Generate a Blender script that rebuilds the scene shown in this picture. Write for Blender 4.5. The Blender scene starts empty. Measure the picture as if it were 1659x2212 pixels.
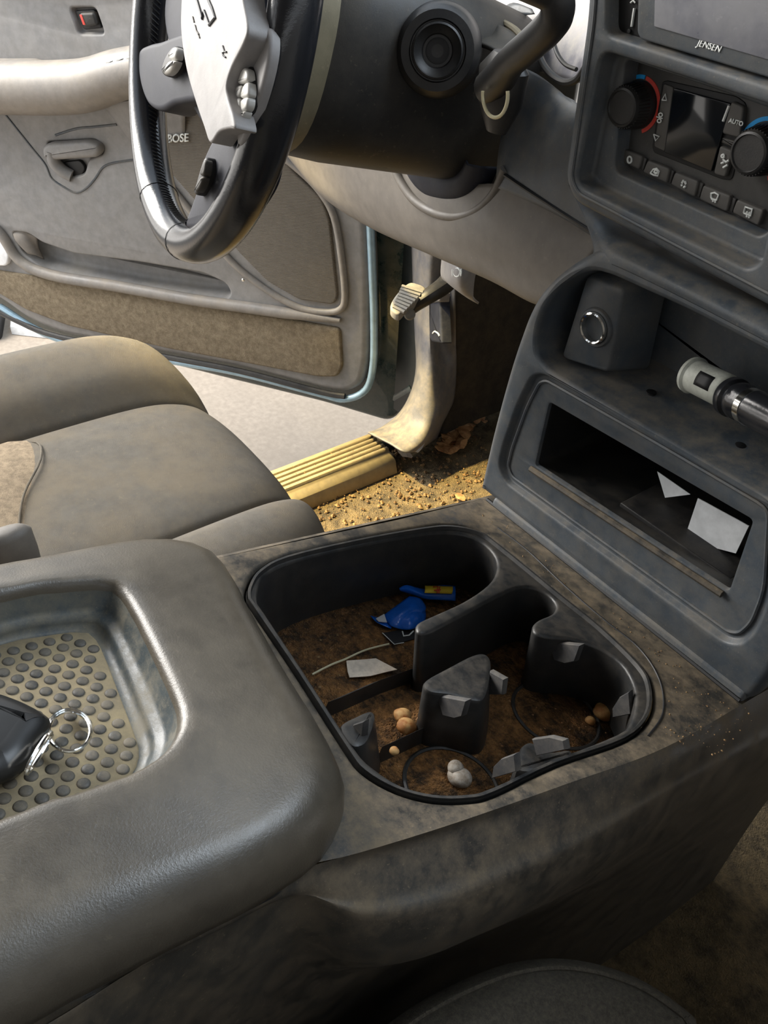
import bpy, bmesh, math, random
from mathutils import Vector as V, Matrix
from mathutils.geometry import tessellate_polygon
from math import sin, cos, pi, radians as R
random.seed(4)
SC = bpy.context.scene
COL = SC.collection
# ------------------------------------------------------------------ camera
# Lengths are metres measured from the camera; EYE puts them in the world (pavement at z = 0, cabin floor at about 0.45).
EYE = V((.31, 0, 1.40))
FPX, CX, CY = 1845., 829.5, 1106.
AX = V((.59491386, .53509738, -.5997902)); AY = V((.80242205, -.35186369, .4819863)); AZ = V((.04686521, -.76802522, -.63870253))
cam = bpy.data.cameras.new('camera'); co = bpy.data.objects.new('camera', cam); COL.objects.link(co)
rt = V((AX[0], AY[0], AZ[0])); dn = V((AX[1], AY[1], AZ[1])); fw = V((AX[2], AY[2], AZ[2]))
m3 = Matrix((rt, -dn, -fw)).transposed()
co.matrix_world = Matrix.Translation(EYE) @ m3.to_4x4()
cam.sensor_fit = 'VERTICAL'; cam.sensor_height = 24; cam.lens = 24 * FPX / 2212; cam.clip_start = .01
SC.camera = co
# ------------------------------------------------------------------ light
SC.view_settings.view_transform = 'Standard'; SC.view_settings.look = 'None'
SC.view_settings.gamma = 1; SC.view_settings.use_curve_mapping = False
SC.view_settings.exposure = EXPOSURE = 0.50
w = bpy.data.worlds.new('sky'); SC.world = w; w.use_nodes = True
nt = w.node_tree; bg = nt.nodes['Background']
tc = nt.nodes.new('ShaderNodeTexCoord'); sp = nt.nodes.new('ShaderNodeSeparateXYZ'); rp = nt.nodes.new('ShaderNodeValToRGB')
nt.links.new(tc.outputs['Generated'], sp.inputs[0]); nt.links.new(sp.outputs[2], rp.inputs[0]); nt.links.new(rp.outputs[0], bg.inputs[0])
rp.color_ramp.elements[0].position = .0; rp.color_ramp.elements[0].color = (1.9, 1.82, 1.72, 1)
rp.color_ramp.elements[1].position = .5; rp.color_ramp.elements[1].color = (.74, .86, 1, 1)
bg.inputs[1].default_value = .95

def area(name, loc, aim, size, power, color, sy=None):
    l = bpy.data.lights.new(name, 'AREA'); l.energy = power; l.size = size; l.color = color
    if sy: l.shape = 'RECTANGLE'; l.size_y = sy
    o = bpy.data.objects.new(name, l); COL.objects.link(o)
    o.location = V(loc) + EYE
    o.rotation_euler = (V(aim) - V(loc)).to_track_quat('-Z', 'Y').to_euler()
    return o

def spot(name, loc, aim, ang, blend, power, color, rad=.02):
    l = bpy.data.lights.new(name, 'SPOT'); l.energy = power; l.color = color; l.spot_size = R(ang); l.spot_blend = blend; l.shadow_soft_size = rad
    o = bpy.data.objects.new(name, l); COL.objects.link(o)
    o.location = V(loc) + EYE
    o.rotation_euler = (V(aim) - V(loc)).to_track_quat('-Z', 'Y').to_euler()
    return o
area('open_door_daylight', (-2.7, -.5, .75), (-.6, .35, -.5), 1.6, 125, (1, .96, .90))
area('windscreen_daylight', (.1, 1.5, 1.1), (-.3, .35, -.3), 1.3, 30, (.80, .90, 1))
spot('sill_patch_spot', (-1.9, -.15, 1.1), (-.88, .71, -.95), 17, .7, 640, (1, .76, .30), .05)  # added spot for the warm patch on sill and floor, no lamp seen there
area('lid_highlight_light', (0, 2.0, .50), (-.25, .2, -.4), .16, 9, (1, .78, .30))  # unseen lamp added for the yellow highlight on the armrest lid

# ------------------------------------------------------------------ geometry helpers
def ray(x, y):
    a = V(((x - CX) / FPX, (y - CY) / FPX, 1.))
    return V((AX.dot(a), AY.dot(a), AZ.dot(a)))
def cp(x, y, ax, v):
    r = ray(x, y); return r * (v / r['xyz'.index(ax)])

class PL:                                                   # a working plane: origin, two axes, normal towards the cabin
    def __init__(s, o, u, v):
        s.o = V(o); s.u = V(u).normalized(); s.v = V(v).normalized(); s.n = s.u.cross(s.v)
    def px(s, x, y, off=0):
        r = ray(x, y); return r * ((s.n.dot(s.o) + off) / s.n.dot(r))
    def uv(s, x, y, off=0):
        p = s.px(x, y, off) - s.o; return (p.dot(s.u), p.dot(s.v))
    def L(s, pts, off=0): return [s.uv(x, y, off) for x, y in pts]
    def pt(s, u, v, off=0): return s.o + s.u * u + s.v * v + s.n * off
    def up(s, loop, off=0): return [s.pt(u, v, off) for u, v in loop]

def smooth(p, closed=False, sub=6):
    n = len(p); dim = len(p[0]); out = []
    for i in range(n if closed else n - 1):
        q = [p[(i + k) % n] if closed else p[min(max(i + k, 0), n - 1)] for k in (-1, 0, 1, 2)]
        for j in range(sub):
            t = j / sub
            c = (-.5 * t**3 + t * t - .5 * t, 1.5 * t**3 - 2.5 * t * t + 1, -1.5 * t**3 + 2 * t * t + .5 * t, .5 * t**3 - .5 * t * t)
            out.append(tuple(sum(c[k] * q[k][d] for k in range(4)) for d in range(dim)))
    if not closed: out.append(tuple(p[-1]))
    return [V(o) for o in out] if dim == 3 else out

def resample(p, n, closed=False):
    p = [V(a) for a in p]
    if closed: p = p + [p[0]]
    d = [0]
    for a, b in zip(p, p[1:]): d.append(d[-1] + (b - a).length)
    out = []; k = 0; m = n if closed else n - 1
    for i in range(n):
        t = d[-1] * i / m
        while k < len(d) - 2 and d[k + 1] < t: k += 1
        s = (t - d[k]) / max(d[k + 1] - d[k], 1e-12); out.append(p[k].lerp(p[k + 1], min(1, s)))
    return out

def ccw(l):
    a = sum(l[i - 1][0] * l[i][1] - l[i][0] * l[i - 1][1] for i in range(len(l)))
    return l if a > 0 else l[::-1]

def rnd(pts, r, seg=5):                                     # polygon with rounded corners
    pts = ccw(list(pts)); n = len(pts); out = []
    for i in range(n):
        a, b, c = V(pts[i - 1]), V(pts[i]), V(pts[(i + 1) % n])
        rr = r[i] if isinstance(r, (list, tuple)) else r
        d1 = (a - b); d2 = (c - b); l = min(rr, d1.length * .45, d2.length * .45)
        p = b + d1.normalized() * l; q = b + d2.normalized() * l
        for j in range(seg + 1):
            t = j / seg; out.append(tuple(p * (1 - t)**2 + b * 2 * t * (1 - t) + q * t * t))
    return out

def inset(l, d):                                            # CCW loop, d > 0 inwards
    n = len(l); out = []
    for i in range(n):
        a, b, c = V(l[i - 1]), V(l[i]), V(l[(i + 1) % n])
        e1 = (b - a); e2 = (c - b)
        if e1.length < 1e-9: e1 = e2
        if e2.length < 1e-9: e2 = e1
        e1 = e1.normalized() if e1.length else V((1, 0)); e2 = e2.normalized() if e2.length else e1
        m = V((-(e1 + e2)[1], (e1 + e2)[0]))
        if m.length < 1e-6: m = V((-e1[1], e1[0]))
        m.normalize(); k = max(.5, m.dot(V((-e1[1], e1[0]))))
        out.append(tuple(b + m * (d / k)))
    return out

BASE = {}
class MB:
    def __init__(s): s.v = []; s.f = []; s.mi = []
    def add(s, pts):
        k = len(s.v); s.v += [V(p) for p in pts]; return list(range(k, k + len(pts)))
    def loft(s, loops, closed=True, cap0=False, cap1=False):
        ids = [s.add(l) for l in loops]; n = len(ids[0])
        for a, b in zip(ids, ids[1:]):
            for i in range(n if closed else n - 1):
                j = (i + 1) % n; s.f.append((a[i], a[j], b[j], b[i]))
        if cap0: s.f.append(tuple(ids[0][::-1]))
        if cap1: s.f.append(tuple(ids[-1]))
        return s
    def grid(s, rows): return s.loft(rows, closed=False)
    def surf(s, rows, su=5, sv=5):                          # control points smoothed both ways
        a = [smooth(r, sub=su) for r in rows]; cols = [smooth([r[i] for r in a], sub=sv) for i in range(len(a[0]))]
        return s.grid([[c[j] for c in cols] for j in range(len(cols[0]))])
    def fill(s, outer, holes=()):
        loops = [outer] + list(holes); flat = [p for l in loops for p in l]; k = len(s.v)
        s.v += [V(p) for p in flat]
        for t in tessellate_polygon([[V(p) for p in l] for l in loops]): s.f.append(tuple(k + i for i in t))
        return s
    def tube(s, path, r, n=8, cap=True, sq=1.0):
        path = [V(p) for p in path]; loops = []; N = len(path); up = None
        for i, p in enumerate(path):
            t = (path[min(i + 1, N - 1)] - path[max(i - 1, 0)]).normalized()
            if up is None: up = t.orthogonal().normalized()
            up = (up - t * up.dot(t)).normalized(); sd = t.cross(up)
            rr = r[i] if isinstance(r, (list, tuple)) else r
            loops.append([p + (up * cos(a) + sd * sin(a) * sq) * rr for a in [2 * pi * k / n for k in range(n)]])
        return s.loft(loops, True, cap, cap)
    def ring(s, path, r, n=8):                              # closed tube
        path = [V(p) for p in path]; N = len(path); loops = []
        c = sum(path, V((0, 0, 0))) / N; nn = (path[0] - c).cross(path[N // 4] - c).normalized()
        for i in range(N + 1):
            p = path[i % N]; t = (path[(i + 1) % N] - path[(i - 1) % N]).normalized(); sd = t.cross(nn).normalized()
            loops.append([p + (nn * cos(a) + sd * sin(a)) * r for a in [2 * pi * k / n for k in range(n)]])
        return s.loft(loops)
    def lathe(s, o, axis, prof, n=32, cap=True):
        o = V(o); ax = V(axis).normalized(); u = ax.orthogonal().normalized(); v = ax.cross(u)
        loops = [[o + ax * h + (u * cos(a) + v * sin(a)) * r for a in [2 * pi * k / n for k in range(n)]] for r, h in prof]
        return s.loft(loops, True, cap, cap)
    def slab(s, pl, loop, h0, h1, bev=.002, seg=3, back=True):
        loop = ccw(loop); ls = [pl.up(loop, h0)]
        for k in range(seg + 1):
            a = pi / 2 * k / seg; ls.append(pl.up(inset(loop, bev * (1 - cos(a))), h1 - bev * (1 - sin(a))))
        return s.loft(ls, True, back, True)
    def basin(s, pl, loop, h, depth, lip=.003, draft=.002, fr=.004, floor=True, seg=3):
        # walls of a hole; the plate's own hole is inset(loop, -lip)
        loop = ccw(loop); ls = []
        for k in range(seg + 1):
            a = pi / 2 * k / seg; ls.append(pl.up(inset(loop, -lip * (1 - sin(a))), h - lip * (1 - cos(a))))
        for k in range(seg + 1):
            a = pi / 2 * k / seg; ls.append(pl.up(inset(loop, draft + fr * (1 - cos(a))), h - depth + fr * (1 - sin(a))))
        return s.loft(ls, True, False, floor)
    def plate(s, pl, outer, holes, h): return s.fill(pl.up(ccw(outer), h), [pl.up(ccw(x), h) for x in holes])
    def box(s, c, x, y, z, b=0):
        c = V(c)
        pl = PL(c, (1, 0, 0), (0, 1, 0)); l = [(-x/2, -y/2), (x/2, -y/2), (x/2, y/2), (-x/2, y/2)]
        return s.slab(pl, rnd(l, b, 3) if b else l, -z/2, z/2, b or .0005)
    def build(s, name, mat, parent=None, ang=40, solid=0, sub=0, **kw):
        me = bpy.data.meshes.new(name)
        if parent is None:
            lo = [min(p[i] for p in s.v) for i in range(3)]; hi = [max(p[i] for p in s.v) for i in range(3)]
            L = V(((lo[0] + hi[0]) / 2, (lo[1] + hi[1]) / 2, lo[2]))
        else: L = BASE[parent.name]
        me.from_pydata([tuple(p - L) for p in s.v], [], s.f)
        bm = bmesh.new(); bm.from_mesh(me)
        bmesh.ops.remove_doubles(bm, verts=bm.verts, dist=1e-6)
        bmesh.ops.recalc_face_normals(bm, faces=bm.faces); bm.to_mesh(me); bm.free()
        me.polygons.foreach_set('use_smooth', [True] * len(me.polygons))
        me.set_sharp_from_angle(angle=R(ang)); me.update()
        me.materials.append(mat)
        o = bpy.data.objects.new(name, me); COL.objects.link(o)
        if parent is None: o.location = L + EYE
        else: o.parent = parent
        BASE[o.name] = L
        if solid: m = o.modifiers.new('thickness', 'SOLIDIFY'); m.thickness = solid; m.offset = 0
        if sub: m = o.modifiers.new('smooth', 'SUBSURF'); m.levels = m.render_levels = sub
        for k, x in kw.items(): o[k] = x
        return o

def thing(name, label, cat, loc, group=None):
    o = bpy.data.objects.new(name, None); COL.objects.link(o); o.empty_display_size = .05
    o.location = V(loc) + EYE; BASE[o.name] = V(loc); o['label'] = label; o['category'] = cat
    if group: o['group'] = group
    return o

def text(name, s, pl, x, y, x2, y2, off, mat, parent, ital=0, ext=.0002, bold=0):
    # lettering whose baseline runs from pixel (x, y) to (x2, y2)
    a = pl.px(x, y, off); b = pl.px(x2, y2, off)
    cu = bpy.data.curves.new('lettering', 'FONT'); cu.body = s; cu.size = 1; cu.shear = ital; cu.offset = bold
    t = bpy.data.objects.new('lettering', cu); COL.objects.link(t)
    dg = bpy.context.evaluated_depsgraph_get(); me = bpy.data.meshes.new_from_object(t.evaluated_get(dg))
    bpy.data.objects.remove(t)
    xs = [q.co.x for q in me.vertices]; wd = max(xs) - min(xs); x0 = min(xs)
    sc = (b - a).length / wd; u = (b - a).normalized(); v = pl.n.cross(u)
    mb = MB(); mb.v = [a + u * ((q.co.x - x0) * sc) + v * (q.co.y * sc) for q in me.vertices]
    mb.f = [tuple(p.vertices) for p in me.polygons]
    bpy.data.meshes.remove(me)
    return mb.build(name, mat, parent, solid=ext)

# ------------------------------------------------------------------ materials
def mat(name, col, rough=.5, dust=None, amt=0., dsc=14., grain=.15, gsc=900., metal=0., spec=.5, col2=None, c2s=6., up=.65, bump=None, coat=0, stain=None, wave=0):
    m = bpy.data.materials.new(name); m.use_nodes = True; n = m.node_tree; N = n.nodes; Lk = n.links.new
    b = N['Principled BSDF']; b.inputs['Roughness'].default_value = rough; b.inputs['Metallic'].default_value = metal
    b.inputs['Specular IOR Level'].default_value = spec; b.inputs['Coat Weight'].default_value = coat
    g = N.new('ShaderNodeNewGeometry')
    def noise(sc, det=4, rough=.6):
        x = N.new('ShaderNodeTexNoise'); x.inputs['Scale'].default_value = sc; x.inputs['Detail'].default_value = det; x.inputs['Roughness'].default_value = rough
        Lk(g.outputs['Position'], x.inputs['Vector']); return x.outputs['Fac']
    def ramp(src, a, c, lo=0., hi=1.):
        x = N.new('ShaderNodeMapRange'); x.inputs[1].default_value = a; x.inputs[2].default_value = c; x.inputs[3].default_value = lo; x.inputs[4].default_value = hi
        Lk(src, x.inputs[0]); return x.outputs[0]
    def mix(f, a, c):
        x = N.new('ShaderNodeMix'); x.data_type = 'RGBA'; Lk(f, x.inputs[0])
        for i, q in ((6, a), (7, c)):
            if isinstance(q, tuple): x.inputs[i].default_value = (*q, 1)
            else: Lk(q, x.inputs[i])
        return x.outputs[2]
    def mul(a, c):
        x = N.new('ShaderNodeMath'); x.operation = 'MULTIPLY'; Lk(a, x.inputs[0])
        if isinstance(c, float): x.inputs[1].default_value = c
        else: Lk(c, x.inputs[1])
        return x.outputs[0]
    c = mix(ramp(noise(60, 5), .35, .65), tuple(k * .88 for k in col), tuple(k * 1.1 for k in col))
    if col2: c = mix(ramp(noise(c2s, 3), .42, .6), c, col2)
    if dust:
        s = N.new('ShaderNodeSeparateXYZ'); Lk(g.outputs['Normal'], s.inputs[0])
        f = mul(ramp(noise(dsc * 2.2, 8, .74), .40, .62), ramp(s.outputs[2], 0., 1., 1 - up, 1.)); f = mul(f, float(amt)); c = mix(f, c, dust)
        f2 = mul(ramp(noise(dsc * 26, 4, .7), .62, .72), float(min(1, amt * .6))); c = mix(f2, c, tuple(min(1, k * 1.35) for k in dust))
        x = N.new('ShaderNodeMath'); x.operation = 'MAXIMUM'; x.inputs[1].default_value = rough; Lk(ramp(f, 0., 1., rough, .95), x.inputs[0]); Lk(x.outputs[0], b.inputs['Roughness'])
    if stain: c = mix(ramp(noise(stain[1], 6, .7), stain[2], stain[3]), c, stain[0])
    Lk(c, b.inputs['Base Color'])
    if wave:
        wv = N.new('ShaderNodeTexWave'); wv.bands_direction = 'Z'; wv.inputs['Scale'].default_value = wave; mp = N.new('ShaderNodeMapping'); mp.inputs['Rotation'].default_value = (.35, .35, 0)
        Lk(g.outputs['Position'], mp.inputs[0]); Lk(mp.outputs[0], wv.inputs['Vector'])
        bp = N.new('ShaderNodeBump'); bp.inputs['Strength'].default_value = .5; bp.inputs['Distance'].default_value = .002; Lk(wv.outputs['Fac'], bp.inputs['Height']); Lk(bp.outputs[0], b.inputs['Normal'])
        Lk(mix(ramp(wv.outputs['Fac'], .2, .8), tuple(k * .72 for k in col), c), b.inputs['Base Color'])
    elif grain or bump:
        bp = N.new('ShaderNodeBump'); bp.inputs['Strength'].default_value = grain; bp.inputs['Distance'].default_value = .0006 if not bump else bump
        Lk(noise(gsc, 3, .7), bp.inputs['Height']); Lk(bp.outputs[0], b.inputs['Normal'])
    return m

TAN = (.30, .235, .15)
M = {}
M['dash'] = mat('dusty blue grey dashboard plastic', (.062, .075, .090), .42, (.22, .19, .145), .6, 16)
M['dashw'] = mat('warm grey dashboard plastic', (.125, .112, .098), .5, (.22, .19, .15), .5, 8)
M['console'] = mat('dusty charcoal console plastic', (.040, .037, .032), .42, (.20, .155, .10), .85, 17)
M['lid'] = mat('charcoal armrest skin', (.066, .056, .042), .30, (.2, .165, .11), .2, 7, grain=.3, gsc=700, spec=.8)
M['insert'] = mat('black cup tray plastic', (.024, .025, .026), .36, (.12, .10, .075), .35, 30)
M['rubber'] = mat('grey rubber', (.045, .045, .048), .7, (.18, .16, .13), .5, 40)
M['door'] = mat('grey door trim plastic', (.215, .212, .212), .48, (.30, .26, .2), .35, 5)
M['doorlow'] = mat('grey brown door moulding', (.22, .205, .19), .45, (.4, .33, .24), .4, 6)
M['arm'] = mat('taupe armrest vinyl', (.22, .20, .18), .42, (.4, .33, .24), .35, 9)
M['doorcarpet'] = mat('tan dusty door carpet', (.30, .245, .165), .95, (.16, .12, .075), .8, 40, grain=1, gsc=700, up=0, bump=.003)
M['grille'] = mat('speaker grille cloth', (.16, .142, .118), .8, (.25, .2, .14), .3, 8, wave=140)
M['seat'] = mat('grey brown seat velour', (.145, .13, .108), .95, (.22, .175, .115), .55, 5, grain=.8, gsc=1300, bump=.001)
M['seatin'] = mat('dotted seat cloth', (.34, .26, .17), .95, (.12, .09, .06), .6, 60, grain=.8, gsc=900)
M['pseat'] = mat('coarse brown seat weave', (.10, .09, .072), .95, (.22, .19, .14), .6, 130, grain=1, gsc=900, bump=.002)
M['leather'] = mat('black glossy leather', (.014, .015, .018), .2, grain=.2, gsc=420, spec=.6)
M['hub'] = mat('light grey wheel plastic', (.28, .27, .27), .5, (.34, .31, .27), .3, 9)
M['spoke'] = mat('dark grey wheel plastic', (.014, .016, .026), .6, (.15, .15, .15), .2, 14, spec=.25)
M['button'] = mat('pale worn button', (.50, .49, .46), .35)
M['black'] = mat('black plastic', (.017, .017, .018), .42, (.14, .12, .09), .2, 20)
M['dark'] = mat('near black plastic', (.010, .010, .011), .55)
M['shroud'] = mat('steering column plastic', (.014, .014, .014), .5, (.15, .125, .09), .45, 6)
M['collar'] = mat('dusty olive collar plastic', (.16, .14, .09), .5, (.3, .25, .16), .5, 8)
M['carpet'] = mat('dirty cabin carpet', (.10, .078, .05), .95, (.34, .25, .13), .85, 12, grain=1, gsc=420, up=0, bump=.006)
M['soil'] = mat('brown dried dirt', (.050, .028, .012), .95, (.40, .19, .06), 1.0, 30, grain=1, gsc=260, up=0, bump=.006)
M['crumb'] = mat('tan crumbs', (.32, .20, .09), .9, col2=(.14, .08, .035), c2s=90)
M['nut'] = mat('orange brown dried food', (.42, .17, .045), .7, col2=(.6, .36, .14), c2s=120)
M['leaf'] = mat('dry tan leaf', (.48, .27, .12), .8, col2=(.28, .13, .05), c2s=70)
M['sill'] = mat('dusty tan sill plastic', (.36, .30, .19), .6, (.5, .4, .22), .6, 30)
M['pillar'] = mat('grey pillar plastic', (.13, .128, .135), .5, (.45, .37, .25), .35, 22, up=.5)
M['edge'] = mat('teal paint with sky reflection in colour', (.32, .46, .56), .28, metal=.35, grain=0)  # teal paint, its sky reflection is put into the pale colour
M['paint'] = mat('dark teal car paint', (.010, .028, .030), .22, (.12, .12, .10), .5, 12, coat=.6, grain=0, up=.2)
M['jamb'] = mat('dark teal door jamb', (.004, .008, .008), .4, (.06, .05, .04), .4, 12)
M['kick'] = mat('dirty kick carpet with shade in colour', (.022, .019, .015), .95, (.07, .055, .035), .5, 14, grain=1, gsc=420, up=0)  # shade beside the pillar is put into this dark colour
M['gum'] = mat('grey chewed gum', (.42, .38, .33), .8, (.16, .11, .06), .7, 90, up=0)
M['paper'] = mat('white paper', (.66, .68, .70), .8, grain=.4, gsc=90)
M['paperw'] = mat('dirty cream paper', (.88, .76, .62), .85, (.14, .09, .05), .2, 110)
M['white'] = mat('off white plastic', (.62, .64, .57), .4, (.2, .2, .16), .4, 70)
M['print'] = mat('white print', (.85, .88, .86), .6, grain=0)
M['printd'] = mat('dark print', (.05, .05, .055), .6, grain=0)
M['blue'] = mat('blue print', (.01, .42, 1.0), .5, grain=0)
M['red'] = mat('red print', (.75, .07, .05), .5, grain=0)
M['wrap'] = mat('glossy blue foil', (.008, .13, .62), .25, grain=.4, gsc=60, bump=.003)
M['yellow'] = mat('yellow print', (.85, .62, .04), .4, grain=0)
M['chrome'] = mat('chrome', (.75, .75, .72), .12, metal=1, grain=0)
M['brass'] = mat('dull yellow metal', (.80, .74, .50), .35, metal=.3, grain=0)
M['screen'] = mat('dusty screen glass', (.12, .125, .15), .2, (.22, .22, .23), .6, 5, grain=0, up=0)
M['lcd'] = mat('dark display glass', (.006, .008, .011), .08, grain=0)
M['panel'] = mat('climate panel plastic', (.058, .057, .056), .5, (.15, .14, .12), .4, 24)
M['key'] = mat('grey panel button', (.10, .095, .09), .5, (.16, .15, .12), .3, 40)
M['stud'] = mat('dark mat stud', (.065, .062, .056), .5, (.24, .2, .14), .55, 25)
M['mat'] = mat('dusty tan rubber mat', (.34, .27, .155), .7, (.13, .115, .09), .6, 12, up=0)
M['traywall'] = mat('dusty blue grey tray wall', (.060, .074, .080), .35, (.30, .25, .16), .5, 20)
M['lens'] = mat('dusty lens with sky reflection in colour', (.33, .32, .35), .3, (.62, .58, .52), .8, 9, grain=0, up=0)  # pale base colour holds the sky reflection, dust lies over it
M['pave'] = mat('pale concrete', (.36, .30, .24), .9, (.30, .25, .2), .5, 3, grain=.5, gsc=60)
M['shell'] = mat('grey headliner', (.22, .21, .20), .9)
M['fob'] = mat('black fob rubber', (.012, .012, .012), .35, grain=0)
M['pad'] = mat('worn grey pedal rubber', (.22, .21, .19), .6, (.4, .36, .28), .6, 60)
M['lamp'] = mat('white lamp lens', (.9, .92, .95), .2, grain=0)
# ------------------------------------------------------------------ setting
XP = V((1, 0, 0)); ZP = V((0, 0, 1)); T14 = R(14)
NC = V((0, sin(T14), cos(T14))); YC = V((0, cos(T14), -sin(T14)))
CON = PL(NC * -.4, XP, YC)                                   # top of the console, sloping down forwards
LOW = PL((0, .506, 0), XP, ZP)                               # face of the lower stack
UPP = PL((0, .515, 0), XP, ZP)                               # face of the upper stack
DU = V((.826, .563, 0)).normalized()
DOOR = PL((-1.08, .92, -.93), DU, ZP)                        # inner face of the open door
GROUND = PL((0, 0, -1.40), XP, V((0, 1, 0)))
FLO = PL((0, 0, -.945), XP, V((0, 1, 0)))

MB().box((-1, 1, -1.43), 9, 9, .06).build('pavement', M['pave'], kind='structure')
mb = MB()
rows = []
for y, z in [(-1.7, -.955), (-.6, -.955), (.3, -.955), (.9, -.955), (1.06, -.94), (1.2, -.87), (1.42, -.62), (1.5, -.5), (1.5, .0)]:
    rows.append([V((x, y, z)) for x in (-1.03, -.8, -.6, -.3, 0, .3, .62)])
mb.surf(rows, 3, 3).build('floor', M['carpet'], solid=.02, kind='structure')
MB().box((-.16, -.55, .44), 1.55, 2.3, .04, .01).build('ceiling', M['shell'], kind='structure')
MB().box((-.16, -1.72, -.3), 1.9, .05, 1.5, .01).build('wall_rear', M['shell'], kind='structure')
MB().box((.66, -.3, -.36), .06, 2.8, 1.2, .01).build('right_light_block', M['door'], kind='structure')  # unseen side, added and raised to block light from the right
MB().box((-1.09, -1.15, -.55), .10, 1.1, .8, .02).build('wall_left', M['door'], kind='structure')
MB().box((-1.04, -.58, -.25), .08, .14, 1.4, .02).build('trim_1', M['shell'], kind='structure')

# sill trim with long ribs
mb = MB(); y0, y1 = -.4, .80
prof = [(-.965, -.945), (-.972, -.922), (-.985, -.915)]
x = -.992
for k in range(5):
    prof += [(x, -.913), (x - .002, -.908), (x - .007, -.908), (x - .009, -.913)]; x -= .0118
prof += [(-1.055, -.913), (-1.062, -.93), (-1.075, -.99)]
mb.loft([[V((a, y, b)) for a, b in prof] for y in (y0, 0, .4, y1)], closed=False)
s = mb.build('sill_trim', M['sill'], ang=20, solid=.003)
s['label'] = 'dusty tan ribbed sill plate along the open door'; s['category'] = 'sill plate'
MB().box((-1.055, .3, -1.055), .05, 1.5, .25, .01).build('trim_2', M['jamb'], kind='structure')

# hinge pillar trim and kick panel
t = thing('kick_panel', 'grey scuffed plastic pillar trim rising from the front of the sill', 'kick panel', (-1.0, .9, -.93))
rows = [[cp(882, 480, 'y', .98), cp(893, 480, 'y', .92), cp(930, 480, 'y', .90), cp(975, 490, 'y', .92), cp(1000, 500, 'x', -1.0), cp(1060, 480, 'x', -.99), cp(1300, 480, 'x', -.985)],
        [cp(886, 600, 'y', .99), cp(896, 600, 'y', .92), cp(928, 600, 'y', .90), cp(955, 605, 'y', .93), cp(985, 600, 'x', -1.0), cp(1060, 590, 'x', -.99), cp(1300, 560, 'x', -.985)],
        [cp(892, 700, 'y', .98), cp(901, 700, 'y', .91), cp(928, 705, 'y', .895), cp(952, 712, 'y', .93), cp(985, 715, 'x', -1.0), cp(1060, 690, 'x', -.99), cp(1300, 640, 'x', -.985)],
        [cp(898, 795, 'y', .96), cp(905, 795, 'y', .89), cp(930, 805, 'y', .88), cp(954, 812, 'y', .91), cp(985, 800, 'x', -1.0), cp(1070, 770, 'x', -.99), cp(1300, 700, 'x', -.985)],
        [cp(885, 855, 'y', .93), cp(892, 858, 'y', .87), cp(922, 870, 'y', .865), cp(952, 878, 'y', .89), cp(980, 860, 'x', -1.0), cp(1060, 830, 'x', -.99), cp(1300, 740, 'x', -.985)],
        [cp(858, 898, 'y', .88), cp(866, 900, 'y', .85), cp(900, 915, 'y', .845), cp(935, 918, 'y', .865), cp(968, 890, 'x', -1.0), cp(1050, 860, 'x', -.99), cp(1300, 770, 'x', -.985)],
        [cp(822, 925, 'y', .83), cp(830, 928, 'y', .815), cp(865, 945, 'y', .81), cp(915, 955, 'y', .835), cp(955, 915, 'x', -1.0), cp(1045, 878, 'x', -.99), cp(1300, 790, 'x', -.985)],
        [cp(795, 935, 'y', .79), cp(805, 940, 'y', .785), cp(840, 958, 'y', .785), cp(885, 978, 'y', .80), cp(945, 945, 'x', -.995), cp(1045, 900, 'x', -.985), cp(1300, 810, 'x', -.98)]]
MB().surf([r[:5] for r in rows], 5, 5).build('pillar_cover', M['pillar'], t, ang=60, solid=.003)
MB().surf([r[4:] for r in rows], 5, 5).build('kick_wall', M['kick'], t, ang=60, solid=.003, label='dirty kick wall with its shade painted dark')
# dark door opening jamb beyond
mb = MB()
mb.box((-1.16, 1.08, -.50), .20, .30, .90, .02)
t = thing('hinge_pillar', 'dark teal painted body pillar in the gap beside the open door', 'pillar', (-1.16, 1.1, -.95))
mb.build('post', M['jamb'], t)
mb = MB()
for k, (px, py, r) in enumerate([(845, 560, .030), (858, 556, .026), (870, 552, .028), (880, 549, .022), (889, 546, .026), (897, 543, .021)]):
    c = cp(px, py, 'y', .96); mb.lathe(c - DU * .006, DU + V((0, 0, .1)), [(r * .8, 0), (r, .003), (r, .009), (r * .8, .012)], 20)
mb.build('wiring_boot', M['black'], t)
mb = MB(); mb.tube([cp(790, 880, 'y', .95), cp(850, 862, 'y', .94), cp(896, 835, 'y', .94)], .012, 10)
mb.tube([cp(850, 780, 'y', .95), cp(868, 740, 'y', .95), cp(890, 715, 'y', .95)], .008, 8)
mb.build('hinge_bracket', M['paint'], t)

# ------------------------------------------------------------------ the open door
t = thing('car_door', 'open grey driver door with tan carpet panel and speaker grille', 'door', DOOR.pt(-.02, 0))
D = DOOR
sh = D.L([(-160, 560), (-60, 625), (30, 700), (200, 748), (480, 818), (700, 872), (841, 914), (880, 880), (897, 790), (888, 600), (880, 400), (868, 60), (862, -90), (-400, -110)], -.046)
MB().slab(D, rnd(sh, .02), -.11, -.046, .012).build('door_shell', M['paint'], t)
tr = D.L([(-300, 440), (-160, 560), (-60, 618), (0, 648), (60, 693), (130, 722), (374, 768), (520, 796), (700, 844), (745, 852), (782, 835), (796, 780), (798, 600), (792, 480), (782, 300), (768, -60), (764, -88), (-400, -108)])
tr = rnd(tr, .03, 6)
pocket = rnd(D.L([(24, 500), (60, 503), (90, 524), (160, 548), (300, 566), (440, 590), (488, 612), (500, 634), (488, 648), (430, 644), (300, 626), (170, 600), (95, 582), (50, 548)]), .012, 4)
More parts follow.
